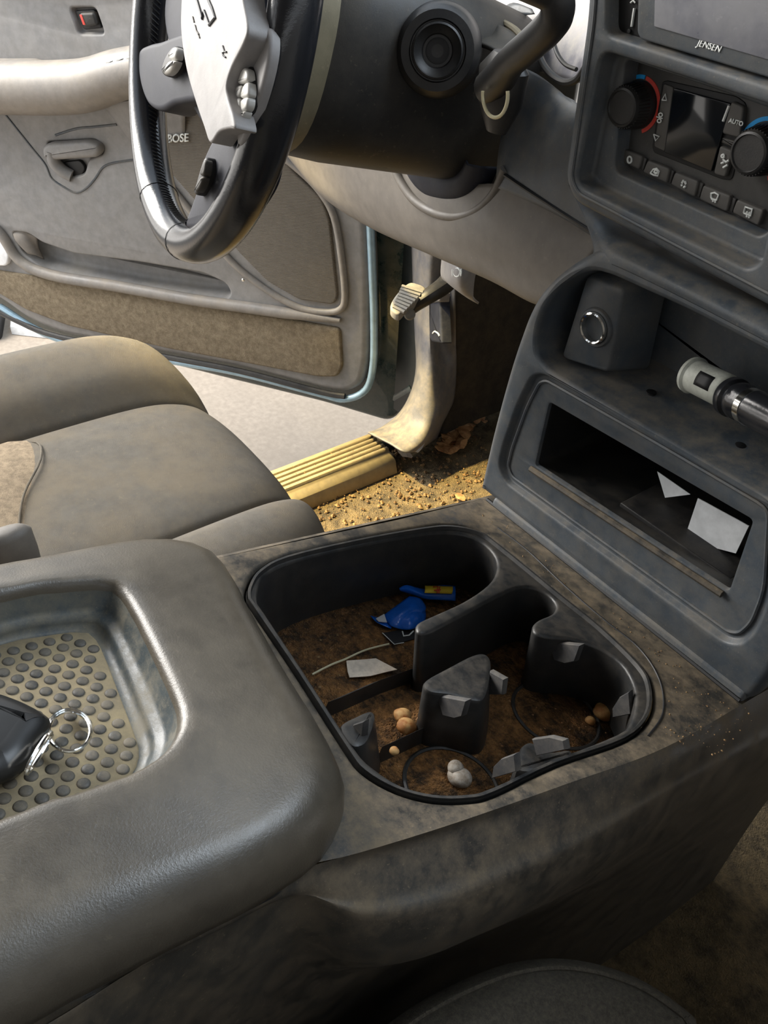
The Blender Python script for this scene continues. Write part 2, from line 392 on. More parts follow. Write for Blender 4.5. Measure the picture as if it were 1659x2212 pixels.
lock = rnd(D.L([(150, 16), (206, 16), (226, 74), (170, 74)]), .008)
pull = rnd(D.L([(100, 306), (205, 300), (226, 316), (222, 334), (190, 346), (182, 378), (150, 384), (124, 368), (112, 340)]), .008)
mb = MB()
mb.plate(D, inset(ccw(tr), .016), [inset(ccw(pocket), -.004), inset(ccw(lock), -.004), inset(ccw(pull), -.004)], 0)
ls = []
for k in range(6):
    a = pi / 2 * k / 5; ls.append(D.up(inset(ccw(tr), .016 * (1 - sin(a)) if 0 else .016 * (1 - cos(pi / 2 - a))), -.016 * (1 - cos(a))))
ls.append(D.up(ccw(tr), -.052)); mb.loft(ls)
mb.basin(D, pocket, 0, .042, .004, .006, .01); mb.basin(D, lock, 0, .012, .004, .002, .003); mb.basin(D, pull, 0, .014, .004, .002, .006)
pan = mb.build('trim_panel', M['door'], t)
# lower mouldings: rim of the pocket running up to the hinge side, and the carpeted strip
path = smooth([D.px(x, y, .004) for x, y in [(-120, 400), (-60, 455), (0, 503), (42, 562), (110, 594), (250, 618), (420, 648), (520, 662), (620, 676), (735, 692)]], sub=5)
MB().tube(path, [.0115 * min(1, .25 + (len(path) - i) / 8) for i in range(len(path))], 10, sq=1).build('pocket_rim', M['doorlow'], t, label='pale grey brown rim along the map pocket')
path = smooth([D.px(x, y, .003) for x, y in [(325, 310), (360, 388), (430, 478), (500, 565), (570, 622), (640, 662), (700, 674), (735, 668), (745, 640), (738, 560), (722, 470), (690, 412), (640, 362), (560, 300), (480, 240)]], sub=5)
MB().tube(path, .0065, 10).build('speaker_surround', M['doorlow'], t)
gr = rnd(D.L([(330, 262), (355, 246), (430, 215), (520, 225), (640, 372), (696, 425), (714, 470), (732, 640), (722, 656), (650, 646), (580, 606), (520, 545), (440, 450), (352, 350)]), .012)
g = MB().slab(D, gr, -.002, .006, .004).build('speaker_grille', M['grille'], t)
text('badge', 'BOSE', D, 362, 308, 412, 305, .0095, M['print'], g, ital=.35, ext=.001, bold=.02)
mb = MB()
ca = rnd(D.L([(-200, 500), (-100, 552), (0, 583), (150, 606), (320, 634), (500, 668), (640, 690), (737, 707), (742, 790), (730, 812), (690, 812), (500, 776), (370, 752), (150, 702), (60, 668), (0, 632), (-100, 590), (-200, 540)]), .01)
MB().slab(D, ca, -.004, .006, .005).build('carpet_panel', M['doorcarpet'], t)
# bottom rail and painted edge with its sky reflection coloured in
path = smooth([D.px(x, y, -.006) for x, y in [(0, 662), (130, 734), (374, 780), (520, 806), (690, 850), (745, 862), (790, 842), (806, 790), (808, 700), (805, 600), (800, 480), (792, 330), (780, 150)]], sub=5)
MB().tube(path, .0075, 10).build('door_edge', M['edge'], t, label='teal door edge with sky reflection painted pale blue')
MB().tube(smooth([D.px(x, y, .0) for x, y in [(-60, 640), (30, 690), (130, 728), (374, 774), (520, 802), (690, 846), (745, 856)]], sub=5), .006, 8).build('door_seal', M['black'], t)
# armrest
AR = PL(D.o + D.n * .028, D.u, D.v)
cen = smooth([D.px(x, y, .028) for x, y in [(-260, 200), (-120, 196), (0, 190), (110, 190), (190, 184), (250, 165), (310, 150), (400, 132), (500, 112)]], sub=6)
def barloft(cen, rv, rn, n=20):
    loops = []
    for i, c in enumerate(cen):
        a = rv[i] if isinstance(rv, list) else rv
        loops.append([c + D.v * (a * cos(q)) + D.n * (rn * math.copysign(abs(sin(q))**.8, sin(q))) for q in [2 * pi * k / n for k in range(n)]])
    return loops
K = len(cen)
mb = MB(); mb.loft(barloft(cen, [.043 - .012 * max(0, (i / K - .55)) / .45 for i in range(K)], .048), True, True, True)
a = mb.build('armrest', M['arm'], t)
sw = rnd(D.L([(206, 156), (234, 128), (300, 118), (400, 100), (400, 128), (300, 146), (225, 166)]), .006)
p = MB().slab(D, sw, .02, .062, .004).build('switch_panel', M['arm'], t)
mb = MB()
for x, y in [(240, 135), (262, 130), (284, 126)]: mb.slab(D, rnd(D.L([(x - 7, y - 5), (x + 9, y - 7), (x + 9, y + 3), (x - 7, y + 5)], .06), .002), .058, .068, .002)
mb.build('window_switches', M['button'], p)
MB().slab(D, rnd(D.L([(-200, 126), (80, 126), (108, 136), (120, 150), (-200, 150)]), .006), -.004, .04, .008).build('armrest_ledge', M['arm'], t)
# lower armrest support and moulded swage
mb = MB()
mb.surf([[D.px(x, y, o) for x, y, o in row] for row in [
    [(222, 226, .002), (270, 218, .022), (330, 205, .030), (400, 190, .03)],
    [(232, 238, .002), (275, 232, .020), (330, 222, .028), (400, 205, .028)],
    [(250, 262, .001), (285, 262, .012), (330, 258, .016), (400, 250, .014)],
    [(290, 318, -.003), (310, 325, -.003), (340, 330, -.003), (400, 330, -.003)]]], 5, 5)
mb.build('armrest_bracket', M['door'], t, ang=70, solid=.002)
mb = MB()
mb.tube(smooth([D.px(x, y, .0) for x, y in [(120, 292), (165, 278), (205, 274), (252, 269)]]), .0022, 6)
mb.tube(smooth([D.px(x, y, .0) for x, y in [(290, 345), (245, 352), (222, 362), (206, 385), (188, 405), (165, 416), (140, 405), (112, 385), (98, 355), (70, 320), (30, 270), (10, 245)]]), .0022, 6)
mb.build('trim_seam', M['dash'], t)
# recessed release handle
h = rnd(D.L([(100, 316), (110, 306), (200, 300), (222, 308), (226, 322), (218, 336), (130, 342), (104, 340)]), .010)
mb = MB(); mb.slab(D, h, -.004, .016, .008)
mb.tube(smooth([D.px(x, y, o) for x, y, o in [(112, 325, .006), (118, 350, .004), (135, 368, 0), (156, 380, -.004)]]), .012, 10)
mb.build('inner_handle', M['door'], t)
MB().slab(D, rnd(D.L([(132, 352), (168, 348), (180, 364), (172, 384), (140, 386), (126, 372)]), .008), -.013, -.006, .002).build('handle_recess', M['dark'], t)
MB().slab(D, rnd(D.L([(156, 24), (200, 22), (216, 62), (176, 66)]), .005), -.011, -.006, .002).build('lock_bezel', M['dark'], t)
l = MB().slab(D, rnd(D.L([(172, 28), (204, 26), (212, 54), (184, 60)]), .005), -.008, .003, .004).build('lock_lever', M['shroud'], t)
MB().slab(D, D.L([(174, 31), (179, 31), (187, 53), (182, 53)]), .002, .0036, .0004).build('lock_mark', M['red'], l)
MB().slab(D, rnd(D.L([(-40, 500), (10, 524), (26, 545), (22, 572), (-10, 570), (-40, 560)]), .012), -.002, .010, .004).build('door_lamp', M['lamp'], t, label='white courtesy lamp lens')
mb = MB(); mb.lathe(D.px(526, 604, .010), D.n, [(.003, 0), (.003, .003), (.002, .004)], 12); mb.build('trim_screw', M['chrome'], t)
mb = MB(); mb.surf([[D.px(x, y, o) for x, y, o in r] for r in [[(28, 500, -.004), (50, 498, -.008), (80, 512, -.014)], [(34, 520, .002), (58, 520, -.004), (84, 535, -.02)], [(60, 548, .0), (78, 552, -.008), (95, 560, -.02)]]], 4, 4)
mb.build('pocket_reflector', M['arm'], t, solid=.002, ang=60)

# paper bag or leaflet lying outside below the door, plus dark box
t2 = MB(); t2.slab(PL((0, 0, -1.398), XP, V((0, 1, 0))), PL((0, 0, -1.398), XP, V((0, 1, 0))).L([(28, 690), (60, 672), (140, 700), (112, 732), (26, 722)]), 0, .03, .004)
o = t2.build('folded_leaflet', M['paper']); o['label'] = 'pale blue and white folded leaflet on the ground past the seat'; o['category'] = 'leaflet'
G2 = PL((0, 0, -1.398), XP, V((0, 1, 0)))
t2 = MB(); t2.slab(G2, rnd(G2.L([(-150, 640), (-14, 640), (14, 672), (4, 735), (-150, 760)]), .03), 0, .10, .02)
o = t2.build('dark_bag', M['dark']); o['label'] = 'dark bag lying outside at the rear edge of the open door'; o['category'] = 'bag'

# ------------------------------------------------------------------ seats
def seat_rows(prof, ys, floor):
    P = smooth(prof, sub=6); Y = smooth(ys, sub=5); rows = []
    for y, dz, pull in Y:
        row = []
        xm = (P[0][0] + P[-1][0]) / 2
        for (x, z, *r) in P:
            fr = abs(x - xm) / abs(P[0][0] - xm)
            row.append(V((xm + (x - xm) * (1 - pull * .5), y - pull * .12 * fr**3, max(floor, z - dz))))
        rows.append(row)
    return rows
SZ = .010
prof = [(-1.055, -.82), (-1.06, -.70), (-1.058, -.62), (-1.035, -.570), (-.985, -.545), (-.92, -.556), (-.882, -.582), (-.872, -.592), (-.860, -.582), (-.80, -.574), (-.73, -.574), (-.67, -.578), (-.637, -.586), (-.627, -.594), (-.617, -.580), (-.585, -.558), (-.545, -.560), (-.512, -.585), (-.497, -.64), (-.495, -.72), (-.495, -.82)]
prof = [(a, b + SZ) for a, b in prof]
ys = [(-.5, .0, 0), (-.2, .0, 0), (.0, .0, 0), (.10, .0, 0), (.2, .0, 0), (.30, .003, .03), (.35, .012, .10), (.382, .030, .18), (.403, .065, .28), (.410, .12, .33), (.405, .19, .38), (.39, .24, .42)]
t = thing('driver_seat', 'grey brown velour driver seat cushion with raised side bolsters', 'car seat', (-.76, 0, -.93))
mb = MB(); mb.grid(seat_rows(prof, ys, -.82)); mb.build('cushion', M['seat'], t, ang=80)
# dotted cloth behind the front panel
mb = MB()
pr = [(a, b + SZ) for a, b in [(-.872, -.589), (-.86, -.5775), (-.80, -.5695), (-.73, -.5695), (-.67, -.5735), (-.637, -.5815), (-.627, -.589)]]
fr = smooth([(-.872, .150), (-.845, .175), (-.80, .165), (-.75, .130), (-.70, .108), (-.65, .10), (-.627, .10)], sub=4)
P = smooth(pr, sub=4)
mb.grid([[V((P[i][0], -.5, P[i][1])) for i in range(len(P))], [V((P[i][0], fr[i][1] - .02, P[i][1])) for i in range(len(P))], [V((P[i][0], fr[i][1], P[i][1] - .006)) for i in range(len(P))]])
mb.build('dotted_panel', M['seatin'], t, ang=80, label='tan dotted cloth panel at the back of the cushion')
mb = MB(); mb.tube([V((fr[i][0], fr[i][1] + .001, P[i][1] - .0005)) for i in range(1, len(fr) - 1)], .0012, 6); 
mb.build('seam_piping', M['seat'], t)
mb = MB(); mb.box((-.76, -.05, -.88), .44, .62, .10, .03); mb.build('seat_base', M['dark'], t)
# buckle beside the cushion
BK = PL((-.57, .05, -.50), V((.9, .3, 0)), V((0, 0, 1)))
mb = MB(); c0 = cp(12, 1158, 'x', -.540)
mb.loft([[c0 + XP * (a * cos(q)) + V((0, 1, 0)) * (b * sin(q)) + ZP * h for q in [2 * pi * k / 16 for k in range(16)]] for a, b, h in [(.010, .018, -.12), (.011, .020, -.02), (.0105, .019, .0), (.007, .015, .004), (.003, .008, .005)]], True, True, True)
o = mb.build('seat_belt_buckle', M['dashw']); o['label'] = 'taupe seat belt buckle stalk between driver seat and armrest'; o['category'] = 'buckle'

# passenger seat corner
t = thing('passenger_seat', 'dark woven passenger seat cushion corner below the console', 'car seat', (.1, -.1, -.93))
zt = -.645
pts = [cp(x, y, 'z', zt) for x, y in [(700, 2300), (820, 2216), (900, 2160), (1000, 2108), (1100, 2072), (1200, 2060), (1300, 2074), (1400, 2112), (1500, 2182), (1560, 2250)]]
x0_ = pts[0][0]; out = [(x0_ - .012, -.5), (x0_ - .010, -.3), (x0_ - .007, -.12), (x0_ - .003, .0)] + [(p[0], p[1]) for p in pts] + [(.12, .37), (.5, .36), (.56, .3), (.56, -.5)]
out = [tuple(a) for a in smooth(out, True, 4)]; out = ccw(out)
P0 = PL((0, 0, 0), XP, V((0, 1, 0))); mb = MB(); ls = []
for d, z in [(.02, -.90), (.006, -.76), (-.001, -.70), (-.003, -.675), (.0, zt - .008), (.010, zt + .004), (.026, zt + .010)]: ls.append(P0.up(inset(out, d), z))
c_ = sum(ls[-1], V((0, 0, 0))) / len(ls[-1])
for k, h in ((.95, .001), (.88, -.003)): ls.append([c_ + (p - c_) * k + ZP * h for p in ls[6]])
mb.loft(ls, True, True, True); mb.build('cushion', M['pseat'], t, ang=80)
mb = MB(); mb.tube([p for p in P0.up(inset(out, .012), zt + .0055)][2:60], .0022, 6); mb.build('seam_piping', M['pseat'], t)
# ------------------------------------------------------------------ centre console
C = CON
t = thing('center_console', 'dusty charcoal plastic console between the seats, holding the tray', 'console', (-.33, .35, -.93))
tray_o = [(530, 1290), (534, 1262), (557, 1230), (615, 1200), (758, 1166), (901, 1140), (970, 1134), (1035, 1147), (1082, 1178), (1216, 1287), (1302, 1356), (1384, 1436), (1410, 1485), (1406, 1547), (1352, 1600), (1204, 1653), (1072, 1716), (1015, 1731), (935, 1731), (855, 1710), (784, 1669), (743, 1617), (640, 1457), (543, 1314)]
to = smooth(ccw(C.L(tray_o)), True, 4)
s1 = .6216
mb = MB()
edge_r = [(-.203, -.25), (-.2025, .12), (-.202, .19), (-.199, .225), (-.192, .255), (-.181, .32), (-.169, .41), (-.157, .51), (-.156, .64), (-.155, .74)]
edge_r = [tuple(p) for p in smooth(edge_r, sub=4)]
outer = edge_r + [(-.468, s1 + .12), (-.466, .62), (-.462, .5), (-.462, -.25)]
mb.plate(C, outer, [inset(to, -.004)], 0)
mb.basin(C, to, 0, .012, .004, .001, .001, floor=False)
# left edge rolls down to the carpet
mb.loft([[C.pt(x, s, h) for x, s in [(-.462, -.25), (-.462, .3), (-.466, .62), (-.470, .74)]] for x0, h in [(0, 0)]] + [[C.pt(x - d, s, h) for x, s in [(-.462, -.25), (-.462, .3), (-.466, .62), (-.470, .74)]] for d, h in [(.005, -.002), (.009, -.008), (.010, -.05), (.0, -.36)]], closed=False)
# right flank: ridge, ledge, wall
R0 = [C.pt(x, s, 0) for x, s in edge_r]
R1 = [C.pt(-.199, -.25, -.01)] + [C.px(x, y, -.009) for x, y in [(-60, 2264), (60, 2203), (300, 2085), (560, 1958), (662, 1905), (775, 1868), (1020, 1791), (1240, 1722), (1460, 1640), (1659, 1518), (1790, 1440)]]
R2 = [C.pt(-.190, -.25, -.03)] + [C.px(x, y, h) for x, y, h in [(0, 2292, -.012), (180, 2160, -.013), (400, 2052, -.015), (580, 1965, -.018), (650, 1938, -.020), (700, 1948, -.026), (755, 1978, -.031), (840, 1998, -.034), (1000, 1948, -.036), (1240, 1842, -.038), (1470, 1706, -.04), (1659, 1604, -.042), (1790, 1535, -.044)]]
R3 = [p + V((.003, 0, -.05)) for p in R2]
R4 = [V((-.199 + (p[0] - .006 + .199) * min(1, max(0, (p[1] - .15) / .3)), p[1], -.64 - .15 * min(1, max(0, (p[1] - .12) / .4)))) for p in R2]; R5 = [V((p[0] - .004, p[1], -.955)) for p in R4]
mid = lambda A, B, k: [a.lerp(b, k) for a, b in zip(resample(smooth(A), 25), resample(smooth(B), 25))]
cols = [resample(smooth(q), 25) for q in (R0, R1, R2, R3, R4, R5)]
cols.insert(2, mid(R1, R2, .6))
mb.surf(cols, 3, 5)
body = mb.build('console_body', M['console'], t, ang=50)
# raised lip beside the stack and the thin joint lines
mb = MB()
mb.slab(C, rnd([(-.455, s1 - .004), (-.158, s1 - .004), (-.158, s1 + .03), (-.455, s1 + .03)], .004), -.004, .010, .004)
mb.build('front_lip', M['dash'], t)
MB().tube(smooth([C.px(x, y, .0) for x, y in [(1075, 1140), (1140, 1190), (1216, 1262), (1300, 1335), (1380, 1400), (1425, 1470), (1432, 1540), (1400, 1590)]]), .0008, 6).build('tray_joint', M['dark'], t)
MB().tube([C.px(x, y, .001) for x, y in [(1052, 1079), (1200, 1196), (1400, 1355), (1598, 1514)]], .0020, 6).build('front_joint', M['dark'], t)
# flank below the armrest: joint
MB().tube(smooth([C.px(x, y, h) for x, y, h in [(-40, 2246, -.0085), (60, 2192, -.0085), (300, 2075, -.0085), (560, 1948, -.0085), (640, 1903, -.0085), (662, 1889, -.009), (690, 1899, -.014), (715, 1922, -.021), (740, 1950, -.027), (775, 1975, -.0315)]]), .0016, 6).build('side_joint', M['dark'], t)
# paint flecks
for x, y, r in [(585, 1942, 13), (405, 2032, 17)]:
    mb = MB(); mb.tube(smooth([C.px(x + r * cos(a) * 1.1, y + r * sin(a) * .8, -.0145) for a in [R(180) + R(14) * k for k in range(15)]], sub=2), [.0001 + .0006 * sin(pi * k / 28) for k in range(29)], 6)
    mb.build('paint_fleck', M['white'], t, label='cream paint fleck')

# ------------------------------------------------------------------ armrest lid
t = thing('armrest_lid', 'large rounded charcoal armrest lid with a dotted coin tray', 'armrest', C.pt(-.33, .1, 0))
out0 = [(-.470, -.30), (-.470, .10), (-.468, .20), (-.463, .260), (-.449, .288), (-.425, .296), (-.370, .288), (-.311, .279), (-.256, .272), (-.220, .262), (-.200, .238), (-.191, .20), (-.190, .10), (-.190, -.30)]
out0 = smooth(out0, True, 8)
cc = (-.335, .05)
def polar(loop, n=120):
    lp = resample([V((a, b, 0)) for a, b in loop], 900, True); out = []
    an = sorted((math.atan2(p[1] - cc[1], p[0] - cc[0]), (p - V((*cc, 0))).length) for p in lp); j = 0
    for k in range(n):
        a = -pi + 2 * pi * (k + .5) / n
        while j < len(an) - 1 and an[j][0] < a: j += 1
        out.append((cos(a), sin(a), an[j][1]))
    return out
OP = polar(out0)
hl = .046
rec = [(0, 1279), (120, 1260), (225, 1252), (262, 1268), (292, 1312), (335, 1395), (375, 1480), (394, 1535), (385, 1582), (345, 1630), (280, 1668), (180, 1702), (60, 1742), (0, 1764)]
rl = [C.uv(x, y, hl) for x, y in rec]
rl = [(-.418, -.22)] + [(a, b) for a, b in rl] + [(-.255, -.22)]
RP = polar(smooth(ccw(rl), True, 6))
flr = [(0, 1372), (80, 1345), (170, 1322), (205, 1328), (232, 1368), (272, 1462), (311, 1543), (334, 1625), (322, 1655)]
def LL(P, Q, k, ins, h):                                     # between outline P (k=0) and recess Q (k=1)
    return [C.pt(cc[0] + a[0] * ((a[2] - ins) * (1 - k) + b[2] * k), cc[1] + a[1] * ((a[2] - ins) * (1 - k) + b[2] * k), h) for a, b in zip(P, Q)]
ls = [LL(OP, RP, 0, .004, .001), LL(OP, RP, 0, 0, .004)]
ls.append(LL(OP, RP, 0, .0, .010))
for k in range(9):
    a = pi / 2 * (k / 8); ls.append(LL(OP, RP, 0, .032 * (1 - cos(a)), .010 + (hl - .014) * sin(a)))
ls.append(LL(OP, RP, .55, .032, hl - .001)); ls.append(LL(OP, RP, .85, .032, hl + .0005))
ls.append([C.pt(cc[0] + b[0] * (b[2] + .004), cc[1] + b[1] * (b[2] + .004), hl) for b in RP])
for d, h in [(.001, hl - .001), (-.001, hl - .004), (-.002, hl - .007)]: ls.append([C.pt(cc[0] + b[0] * (b[2] + d), cc[1] + b[1] * (b[2] + d), h) for b in RP])
MB().loft(ls, True, True, False).build('lid', M['lid'], t, ang=70)
ls = []
for d, h in [(-.002, hl - .007), (-.006, hl - .018), (-.0085, hl - .021), (-.012, hl - .022), (-.0135, hl - .026), (-.016, hl - .030), (-.02, hl - .0305)]:
    ls.append([C.pt(cc[0] + b[0] * (b[2] + d), cc[1] + b[1] * (b[2] + d), h) for b in RP])
MB().loft(ls, True, False, True).build('tray_wall', M['traywall'], t, ang=60)
hf = hl - .0298
ls = [[C.pt(cc[0] + b[0] * (b[2] + d), cc[1] + b[1] * (b[2] + d), h) for b in RP] for d, h in [(-.020, hf - .001), (-.0215, hf + .0004)]]
mt = MB().loft(ls, True, True, True).build('rubber_mat', M['mat'], t, ang=60)
mb = MB(); pit = .0108
fl = inset(ccw([(cc[0] + b[0] * (b[2] - .021), cc[1] + b[1] * (b[2] - .021)) for b in RP]), .003)
def inside(p, l):
    c = False
    for i in range(len(l)):
        a, b = l[i - 1], l[i]
        if (a[1] > p[1]) != (b[1] > p[1]) and p[0] < (b[0] - a[0]) * (p[1] - a[1]) / (b[1] - a[1]) + a[0]: c = not c
    return c
for i in range(-16, 17):
    for j in range(-26, 20):
        u = cc[0] + i * .0079; v = cc[1] + (j + .5 * (i % 2)) * pit
        if inside((u, v), fl):
            mb.lathe(C.pt(u, v, hf), C.n, [(.0038, 0), (.0035, .0009), (.0026, .0014), (.0010, .0016)], 14)
mb.build('mat_studs', M['stud'], t, kind='stuff', ang=60)

# key fob lying in the tray
t = thing('key_fob', 'black rubber car key fob with a steel ring, on the dotted mat', 'key fob', C.px(40, 1620, hf - .0))
F = PL(C.pt(0, 0, hf + .004), C.u, C.v)
fo = smooth(ccw(F.L([(-150, 1560), (-60, 1510), (0, 1522), (60, 1545), (104, 1572), (108, 1590), (85, 1625), (62, 1662), (30, 1690), (0, 1702), (-80, 1735), (-180, 1720)])), True, 4)
mb = MB(); ls = []
for d, h in [(.006, -.002), (.001, .001), (.0, .005), (.001, .009), (.004, .0125), (.009, .0145), (.014, .015)]: ls.append(F.up(inset(fo, d), h))
mb.loft(ls, True, True, True); mb.build('fob_body', M['fob'], t, ang=80)
mb = MB(); mb.ring([F.px(150 + 46 * cos(a), 1578 + 45 * sin(a), .004 + .002 * sin(a)) for a in [2 * pi * k / 40 for k in range(40)]], .0011, 8)
mb.ring([F.px(150 + 44 * cos(a), 1580 + 43 * sin(a), .006 + .002 * sin(a)) for a in [2 * pi * k / 40 for k in range(40)]], .0009, 8)
mb.build('key_ring', M['chrome'], t)
mb = MB(); c = F.px(84, 1625, .014); a0 = (F.px(104, 1595, .014) - F.px(66, 1655, .014)); dd = a0.normalized()
mb.ring([c + dd * (.0135 * cos(a)) + (F.n) * (.006 * sin(a)) + XP * .001 * sin(a) for a in [2 * pi * k / 28 for k in range(28)]], .0013, 8)
mb.build('split_link', M['chrome'], t)

# ------------------------------------------------------------------ cup holder tray insert
t = thing('cup_holder_tray', 'black moulded cup holder tray full of dirt in the console', 'cup holder', C.pt(-.34, .44, -.075))
ti = inset(to, .0015)
cav = [(557, 1296), (562, 1258), (580, 1236), (640, 1210), (760, 1181), (900, 1155), (970, 1150), (1022, 1160), (1058, 1184), (1074, 1212), (1070, 1242), (1045, 1270), (1000, 1299), (950, 1322), (908, 1341), (899, 1352), (902, 1364), (915, 1368), (940, 1360), (1000, 1328), (1060, 1296), (1110, 1272), (1150, 1268), (1185, 1284), (1202, 1306), (1194, 1324), (1165, 1337), (1152, 1350), (1156, 1366), (1180, 1375), (1230, 1380), (1290, 1397), (1340, 1430), (1366, 1470), (1374, 1510), (1364, 1556), (1335, 1584), (1200, 1638), (1065, 1698), (1005, 1715), (940, 1715), (870, 1696), (806, 1656), (762, 1608), (655, 1446), (572, 1322)]
cv = smooth(ccw(C.L(cav, -.002)), True, 3)
mb = MB(); DEP = .072
mb.plate(C, ti, [inset(cv, -.003)], -.002)
mb.loft([C.up(inset(ti, -.0005), .0005), C.up(inset(ti, -.0005), -.010)])
mb.loft([C.up(ti, -.002), C.up(inset(ti, .0005), .0012), C.up(inset(ti, .0025), .0012), C.up(inset(ti, .0035), -.002)])
ls = []
for k in range(4):
    a = pi / 2 * k / 3; ls.append(C.up(inset(cv, -.003 * (1 - sin(a))), -.002 - .003 * (1 - cos(a))))
dp = lambda pts, d: [p + YC * (d * .29) for p in pts]              # tray walls drop plumb although the console top slopes
ls.append(dp(C.up(inset(cv, .001), -DEP + .008), DEP - .008)); ls.append(dp(C.up(inset(cv, .002), -DEP), DEP)); mb.loft(ls)
tb = mb.build('tray_body', M['insert'], t, ang=45)
us = [p[0] for p in cv]; vs = [p[1] for p in cv]
fl = inset(cv, -.001)
MB().fill(dp(C.up(ccw(fl), -DEP), DEP)).build('tray_floor', M['soil'], t, solid=.002)
def ridge(pts, w, h):                                        # low ridges on the floor
    mb = MB(); P = [C.px(x, y, -DEP) for x, y in pts]; mb.loft([[p + C.v * a + C.n * b for a, b in ((-w, 0), (-w * .6, h), (w * .6, h), (w, 0))] for p in P], True, True, True); mb.build('floor_ridge', M['insert'], t)
ridge([(712, 1548), (800, 1508), (925, 1462)], .010, .018)
ridge([(820, 1650), (925, 1600)], .006, .02)
for x, y, r in [(1200, 1545, .038), (975, 1700, .036)]:
    c = C.px(x, y, -DEP); mb = MB(); mb.ring([c + C.u * (r * cos(a)) + C.v * (r * sin(a)) + C.n * .001 for a in [2 * pi * k / 48 for k in range(48)]], .0018, 6); mb.build('cup_seat', M['insert'], t)
c = C.px(1010, 1275, -DEP); mb = MB(); mb.tube([c + C.u * (.04 * cos(a)) + C.v * (.034 * sin(a)) for a in [R(-10 + 6 * k) for k in range(32)]], .0022, 6)
mb.build('round_ridge', M['insert'], t)
def post(pts, h0, h1, dr=.004):
    l = smooth(ccw(C.L(pts, h1)), True, 4); b = .003
    return [dp(C.up(inset(l, -dr), h0), h1 - h0), C.up(l, h1 - b), C.up(inset(l, b * .3), h1 - b * .3), C.up(inset(l, b), h1), C.up(inset(l, b * 1.6), h1)]
MB().loft(post([(917, 1482), (922, 1466), (965, 1442), (1020, 1414), (1048, 1411), (1062, 1428), (1060, 1465), (1050, 1505), (1030, 1514), (975, 1500), (932, 1494)], -DEP, -.010), True, False, True).build('divider_post', M['insert'], t)
MB().loft(post([(735, 1568), (770, 1545), (800, 1534), (812, 1546), (806, 1575), (790, 1606), (760, 1610)], -DEP, -.016), True, False, True).build('corner_wedge', M['insert'], t)
MB().loft(post([(1118, 1662), (1122, 1630), (1130, 1608), (1150, 1602), (1185, 1622), (1230, 1618), (1235, 1640), (1180, 1665)], -DEP, -.020), True, False, True).build('side_wedge', M['insert'], t)
def tab(pts, h):                                             # grey rubber gripping finger
    l = rnd([C.uv(x, y, h) for x, y in pts], .002, 3); return MB().slab(C, l, h - .004, h, .0015)
def tab3(pts, fn, d=.003):                                   # a finger standing against a wall: points given with fn(x, y) -> 3D
    P = [fn(x, y) for x, y in pts]; c = sum(P, V((0, 0, 0))) / len(P); n = (P[1] - P[0]).cross(P[2] - P[0]).normalized()
    if n.dot(c) > 0: n = -n
    mb = MB(); mb.loft([[p - n * d for p in P], [p + n * d * .1 for p in P], [c + (p - c) * .9 + n * d * .6 for p in P]], True, True, True); return mb
cs = lambda s, off=0: (lambda x, y: PL(C.pt(0, s, 0), C.u, C.n).px(x, y, off))
tab3([(945, 1500), (1012, 1512), (1002, 1546), (985, 1551), (958, 1544)], cs(C.uv(975, 1500, -.012)[1] - .006)).build('rubber_finger', M['rubber'], t)
tab3([(1060, 1448), (1092, 1466), (1088, 1500), (1056, 1500)], cs(C.uv(1056, 1465, -.012)[1] + .004)).build('rubber_finger', M['rubber'], t)
tab3([(1183, 1384), (1258, 1392), (1245, 1428), (1222, 1433), (1198, 1425)], cs(C.uv(1220, 1379, -.004)[1] - .003)).build('rubber_finger', M['rubber'], t)
tab3([(1362, 1492), (1366, 1542), (1325, 1550), (1324, 1530), (1340, 1505)], cs(C.uv(1366, 1495, -.010)[1] - .012)).build('rubber_finger', M['rubber'], t)
tab3([(1150, 1596), (1190, 1590), (1222, 1598), (1226, 1618), (1160, 1632)], cs(C.uv(1190, 1640, -.012)[1] - .0)).build('rubber_finger', M['rubber'], t)
tab3([(1064, 1681), (1068, 1655), (1085, 1638), (1116, 1627), (1120, 1665)], cs(C.uv(1080, 1680, -.012)[1] - .0)).build('rubber_finger', M['rubber'], t)
tab3([(742, 1572), (790, 1556), (786, 1600), (770, 1612)], cs(C.uv(790, 1600, -.018)[1] + .0)).build('rubber_finger', M['rubber'], t)

# litter in the tray
FP = PL(C.pt(0, 0, -DEP), C.u, C.v)
def sheet(name, label, cat, pts, m, hs=None, off=.001, thick=.0006, pl=FP, group=None, sub=0):
    hs = hs or [0] * len(pts); top = [pl.px(x, y, off + h) for (x, y), h in zip(pts, hs)]
    mb = MB(); c = sum(top, V((0, 0, 0))) / len(top)
    mb.loft([[p - pl.n * thick for p in top], top], True, True, True)
    o = mb.build(name, m, ang=20); o['label'] = label; o['category'] = cat
    if group: o['group'] = group
    return o
t = thing('candy_wrapper', 'torn glossy blue candy wrapper with yellow patch in the tray', 'wrapper', FP.px(900, 1310))
mb = MB(); hh = [(862, 1270, .016), (880, 1264, .018), (915, 1272, .012), (950, 1264, .014), (984, 1266, .015)]
lo = [(864, 1276, .014), (888, 1284, .010), (920, 1294, .008), (950, 1296, .008), (984, 1298, .010)]
rowm = [((a[0] + b[0]) / 2, (a[1] + b[1]) / 2, (a[2] + b[2]) / 2 + .003) for a, b in zip(hh, lo)]
mb.surf([[FP.px(x, y, h) for x, y, h in r] for r in (hh, rowm, lo)], 4, 4)
